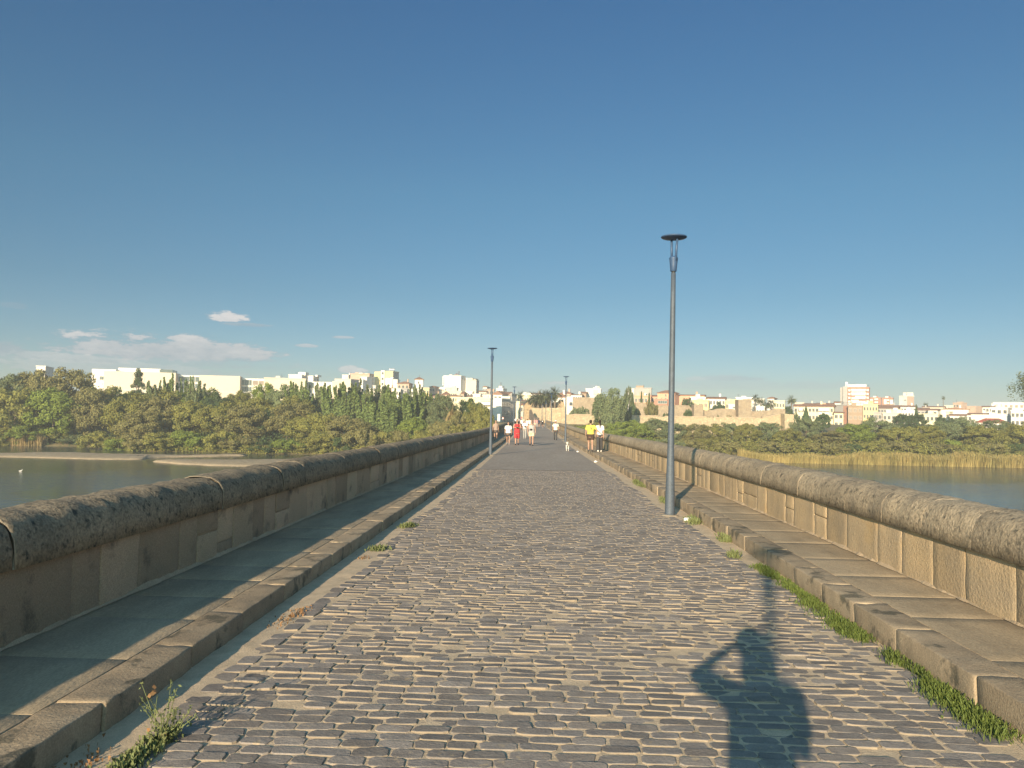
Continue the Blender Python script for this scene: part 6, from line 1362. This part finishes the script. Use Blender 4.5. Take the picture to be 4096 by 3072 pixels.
    for i, (px, D, H, lb, t, bt, fc) in enumerate(far):
        x, y, z = at(px, D); person((x, y, z), fc + rnd.uniform(-12, 12), H, lb, (('tee', 'tank')[i % 3 == 2], t), (('shorts', 'trousers')[i % 2], bt), 'c_dark', ('short', ('hair', 'hairb', 'hairg')[i % 3]), 'skin', ((14, 6), (-12, 10)), ((8, 12, 14), (-8, 12, 14)), None, 1.12, .026, cap='c_white' if i == 6 else None)
    # the photographer: seen only by his shadow, stands behind the camera holding the phone up
    p = person((-.06, -.31, zr(0) + .004), 0, 1.82, 'photographer standing behind the camera, visible as the big shadow on the cobbles', ('tee', 'c_navy'), ('trousers', 'c_dark'), 'c_dark', ('short', 'hair'), 'skin', ((3, 2), (-4, 2)), ((0, 0, 0), (0, 0, 0)), [((-.37, .26, 1.45), (-.145, .28, 1.625)), ((.25, .14, 1.17), (.13, .25, 1.52))], 1.06, .014, group='the photographer', hx0=-.09)
    q = empty('mobile_phone', (0, -.012, CAM_H)); tag(q, 'mobile phone held up by the photographer', 'phone')
    c = MB(); c.box(-.082, .082, -.010, 0, -.040, .040); c.obj('phone_body', M['black'], q); c = MB(); c.box(-.076, .076, -.0125, -.0102, -.035, .035); c.obj('screen', M['glass'], q)
    # dog walking away by the right kerb
    x, y, z = at(2271, 44.0); d = empty('dog', (x, y, z)); d.scale = (.92,) * 3; tag(d, 'small white dog with a dark patch over its rump, walking away by the right kerb', 'dog'); c = MB()
    M['fur'] = mat('fur_white', (.72, .69, .63), (.64, .60, .53), 20, .95, .004, 80); M['furd'] = mat('fur_dark', (.10, .07, .05), None, 20, .95, .004, 80)
    c.loft([(0, 0, .40, .01, .01)] * 2, 6); c = MB()
    c.tube([(0, -.22, .33), (0, -.14, .34), (0, .0, .32), (0, .12, .31), (0, .20, .35)], [.06, .085, .085, .105, .07], 14)
    c.tube([(0, .18, .36), (0, .25, .43), (0, .29, .47)], [.065, .05, .05], 12); c.ell((0, .31, .48), .052, .062, .052); c.tube([(0, .34, .475), (0, .41, .462)], [.032, .022], 10)
    for sx in (-1, 1):
        c.tube([(sx * .055, -.17, .32), (sx * .06, -.13, .20), (sx * .06, -.21, .12), (sx * .06, -.19, .03)], [.055, .038, .020, .018], 10); c.ell((sx * .06, -.175, .018), .022, .032, .018)
        c.tube([(sx * .055, .14, .28), (sx * .055, .15, .15), (sx * .055, .14 + .04 * sx, .03)], [.042, .024, .019], 10); c.ell((sx * .055, .155 + .04 * sx, .018), .022, .03, .018); c.tube([(sx * .035, .29, .51), (sx * .06, .28, .555), (sx * .065, .29, .52)], [.018, .014, .008], 8)
    c.tube([(0, -.27, .35), (0, -.33, .42), (0, -.33, .50)], [.022, .018, .010], 8); c.tube([(0, -.22, .34), (0, -.28, .36)], [.04, .022], 8)
    link(bpy.data.objects.new('body', bake(c, 'body', M['fur'], .012, 1)), d)
    c = MB(); c.ell((0, -.12, .375), .075, .10, .055); c.ell((0, -.26, .30), .028, .02, .05); link(bpy.data.objects.new('dark_patch', bake(c, 'dark_patch', M['furd'], .012, 1)), d)
    # gull on the water
    x = None; v = P(82, 1886, 1.0) - Vector((0, 0, CAM_H)); t = (WATER_Z - CAM_H) / v.z; b = empty('gull', (v.x * t, v.y * t, WATER_Z)); b.scale = (1.1,) * 3; tag(b, 'white water bird floating on the river at far left', 'bird')
    c = MB(); c.tube([(-.26, 0, .10), (-.12, 0, .08), (.05, 0, .07), (.18, 0, .10)], [.02, .08, .10, .05], 12); c.tube([(.15, 0, .10), (.20, 0, .20), (.21, 0, .25)], [.05, .032, .036], 10); c.ell((.22, 0, .26), .045, .036, .036); c.tube([(.25, 0, .255), (.32, 0, .245)], [.014, .005], 8)
    link(bpy.data.objects.new('body', bake(c, 'body', M['c_white'], .012, 1)), b)
    for sy in (-1, 1): c = MB(); c.ell((-.06, sy * .085, .10), .17, .022, .05); c.obj('wing', M['c_grey'], b, True)
build_people()

# ------------------------------------------------------------------ weeds, litter
def build_small():
    rs = np.random.RandomState(12)
    def gpos(px, py, z):
        v = P(px, py, 1.0) - Vector((0, 0, CAM_H)); t = (z - CAM_H) / v.z; return v.x * t, v.y * t
    def tufts(name, label, kind, spots, m, n, hmax, leaf, stuff=True, cat='weeds'):
        Q = []
        for (xa, ya, xb, yb, w) in spots:
            L_ = math.hypot(xb - xa, yb - ya); k = int(n * max(.25, L_))
            t = rs.uniform(0, 1, k); off = rs.normal(size=k) * w
            X = xa + (xb - xa) * t + off; Y = ya + (yb - ya) * t + rs.normal(size=k) * .05
            dens = np.array([.5 + .9 * nz(a, b, 0, 2.6) for a, b in zip(X, Y)]); keep = rs.uniform(0, 1, k) < dens * 1.2 - .1; X, Y = X[keep], Y[keep]; k = len(X)
            h = rs.uniform(.15, 1, k) ** 1.3 * hmax * (.6 + .6 * np.clip(1 - np.abs(off[keep]) / (w * 2.5), 0, 1))
            a = rs.uniform(0, 6.28, k); ln = rs.uniform(.2, .9, k) * h
            base = np.stack([X, Y, np.array([zr(b) for b in Y]) - .008], 1); tip = base + np.stack([np.cos(a) * ln, np.sin(a) * ln, h + .012], 1)
            sv = np.stack([-np.sin(a), np.cos(a), 0 * a], 1) * (leaf * rs.uniform(.5, 1.2, k))[:, None]; mid = base * .35 + tip * .65 + np.array([0, 0, .008])
            Q.append(np.stack([base, mid - sv, tip, mid + sv], 1))
        tag(link(bpy.data.objects.new(name, qmesh(name, np.concatenate(Q), m))), label, cat, kind='stuff')
    kx = KR - .01
    tufts('weeds', 'fresh green weeds along the foot of the right kerb', 0, [(kx - .09, 8.3, kx - .12, 9.4, .045), (kx - .08, 7.6, kx - .10, 8.3, .03), (kx - .12, 6.35, kx - .13, 7.6, .06), (kx - .09, 5.75, kx - .07, 6.0, .04), (kx - .12, 3.2, kx - .10, 5.35, .06), (kx - .09, 5.35, kx - .06, 5.6, .03), (kx - .2, 2.6, kx - .16, 3.4, .08)], M['l_weed'], 3000, .06, .0055)
    tufts('weeds', 'small dull green weeds beside the foot of the tall lamp post', 0, [(kx - .15, 13.0, kx - .10, 13.7, .07), (kx - .06, 11.2, kx - .06, 11.8, .05), (kx - .1, 16, kx - .1, 17, .05), (kx - .1, 20, kx - .1, 22, .05), (kx - .25, 9.9, kx - .25, 10.1, .04)], M['l_sage'], 800, .10, .012)
    lx = KL
    tufts('weeds', 'grey green weed tufts in the left gutter', 0, [(lx + .22, 9.85, lx + .34, 10.0, .05), (lx + .24, 11.9, lx + .34, 12.1, .05)], M['l_sage'], 1500, .07, .010)
    tufts('dry_leaves', 'dry brown leaf litter lying in the left gutter', 0, [(lx + .20, 6.3, lx + .26, 6.9, .045), (lx + .15, 3.3, lx + .10, 4.0, .06), (lx + .2, 9.3, lx + .22, 9.5, .05)], M['l_dry'], 260, .018, .010, cat='leaf litter')
    # bushy weed plant in the left gutter
    x, y = -1.99, 4.10
    root = empty('weed_plant', (x, y, zr(y) - .005)); tag(root, 'straggly pale green weed with orange dry leaves in the left gutter', 'plant')
    st = MB(); L1 = []; L2 = []; r2 = random.Random(4)
    for k in range(30):
        a = r2.uniform(0, 6.28); sp = r2.uniform(.02, .16); h = r2.uniform(.05, .17) if k > 8 else r2.uniform(.18, .31); ox = -.05 if k < 5 else r2.uniform(-.04, .10)
        p0 = Vector((ox * .3, r2.uniform(-.04, .04), 0)); p1 = p0 + Vector((math.cos(a) * sp * .5 + ox * .6, math.sin(a) * sp * .5, h * .6)); p2 = p1 + Vector((math.cos(a) * sp * .6, math.sin(a) * sp * .6, h * .4))
        st.tube([p0, p1, p2], [.0030, .0024, .0014], 5)
        for j in range(16):
            t = r2.uniform(.15, 1); q = (p0 * (1 - t) + p1 * t) if r2.random() < .4 else (p1 * (1 - t) + p2 * t)
            q = q + Vector((r2.gauss(0, .008), r2.gauss(0, .008), r2.gauss(0, .008))); L1.append(tuple(q))
    st.obj('stems', M['l_sage'], root)
    L1 = np.array(L1); link(bpy.data.objects.new('leaves', qmesh('leaves', quads(L1, rs.normal(size=L1.shape) + np.array([0, -.5, .6]), rs.uniform(.006, .014, len(L1)), rs, .45), M['l_sage'])), root)
    L2 = np.array([(-.065, 0, .265), (-.055, -.01, .25), (-.075, .01, .235), (-.06, 0, .285), (-.07, -.01, .215), (.03, -.05, .06), (.04, -.04, .05), (-.05, -.06, .08)]) ; L2 = L2 + rs.normal(size=L2.shape) * .004
    link(bpy.data.objects.new('dry_leaves', qmesh('dry_leaves', quads(L2, rs.normal(size=L2.shape) + np.array([0, -1.5, .4]), rs.uniform(.014, .024, len(L2)), rs, .8), M['l_dry'])), root)
    tufts('weeds', 'yellowing low weeds creeping along the left gutter in the foreground', 0, [(-2.02, 3.55, -1.98, 4.15, .045), (-2.08, 3.0, -2.02, 3.55, .035)], M['l_sage'], 1300, .05, .009)
    # crushed bottle, paper scraps
    x, y = gpos(2757, 2084, -.0); b = empty('drink_bottle', (x, y, zr(y) + .035), R(25)); tag(b, 'discarded plastic bottle lying by the foot of the tall lamp post', 'bottle')
    c = MB(); c.tube([(-.10, 0, 0), (-.09, 0, 0), (.03, 0, .003), (.07, 0, .004), (.09, 0, .004)], [.026, .032, .031, .015, .013], 14); c.obj('body', M['plain_white'], b, True); c = MB(); c.tube([(.088, 0, .004), (.108, 0, .004)], [.016, .016], 12); c.obj('bottle_cap', M['blue_sign'], b, True)
    for (px, py, s_, lb) in ((2383, 1848, .075, 'crumpled white paper by the right kerb behind the tall lamp post'), (2311, 1801, .07, 'white paper scrap by the right kerb next to the dog'), (3565, 2607, .035, 'tiny white scrap under the weeds of the right kerb'), (3092, 2178, .03, 'pale pebble sized scrap in the right gutter')):
        x, y = gpos(px, py, zr(30)); c = MB(); c.ell((0, 0, s_ * .5), s_, s_ * .8, s_ * .55, 9, 6)
        c.V = [(a + .25 * s_ * nz(a * 40, b * 40, q * 40), b + .25 * s_ * nz(b * 40, q * 40, a * 40 + 5), q + .2 * s_ * nz(q * 40, a * 40, 9)) for a, b, q in c.V]
        o = c.obj('paper_scrap', M['plain_white']); o.location = (x, y, zr(y) - .004); tag(o, lb, 'litter', 'litter along the kerb')
build_small()

# ------------------------------------------------------------------ haze
def build_haze():
    q = MB(); q.box(-3100, 3100, -1300, 5600, -12.5, 34); m = bpy.data.materials.new('haze'); m.use_nodes = True; N = m.node_tree.nodes; L = m.node_tree.links; N.clear()
    v = N.new('ShaderNodeVolumePrincipled'); v.inputs['Color'].default_value = (.86, .92, 1, 1); v.inputs['Density'].default_value = .00055; o = N.new('ShaderNodeOutputMaterial'); L.new(v.outputs[0], o.inputs['Volume'])
    tag(q.obj('haze', m), kind='stuff')
build_haze()
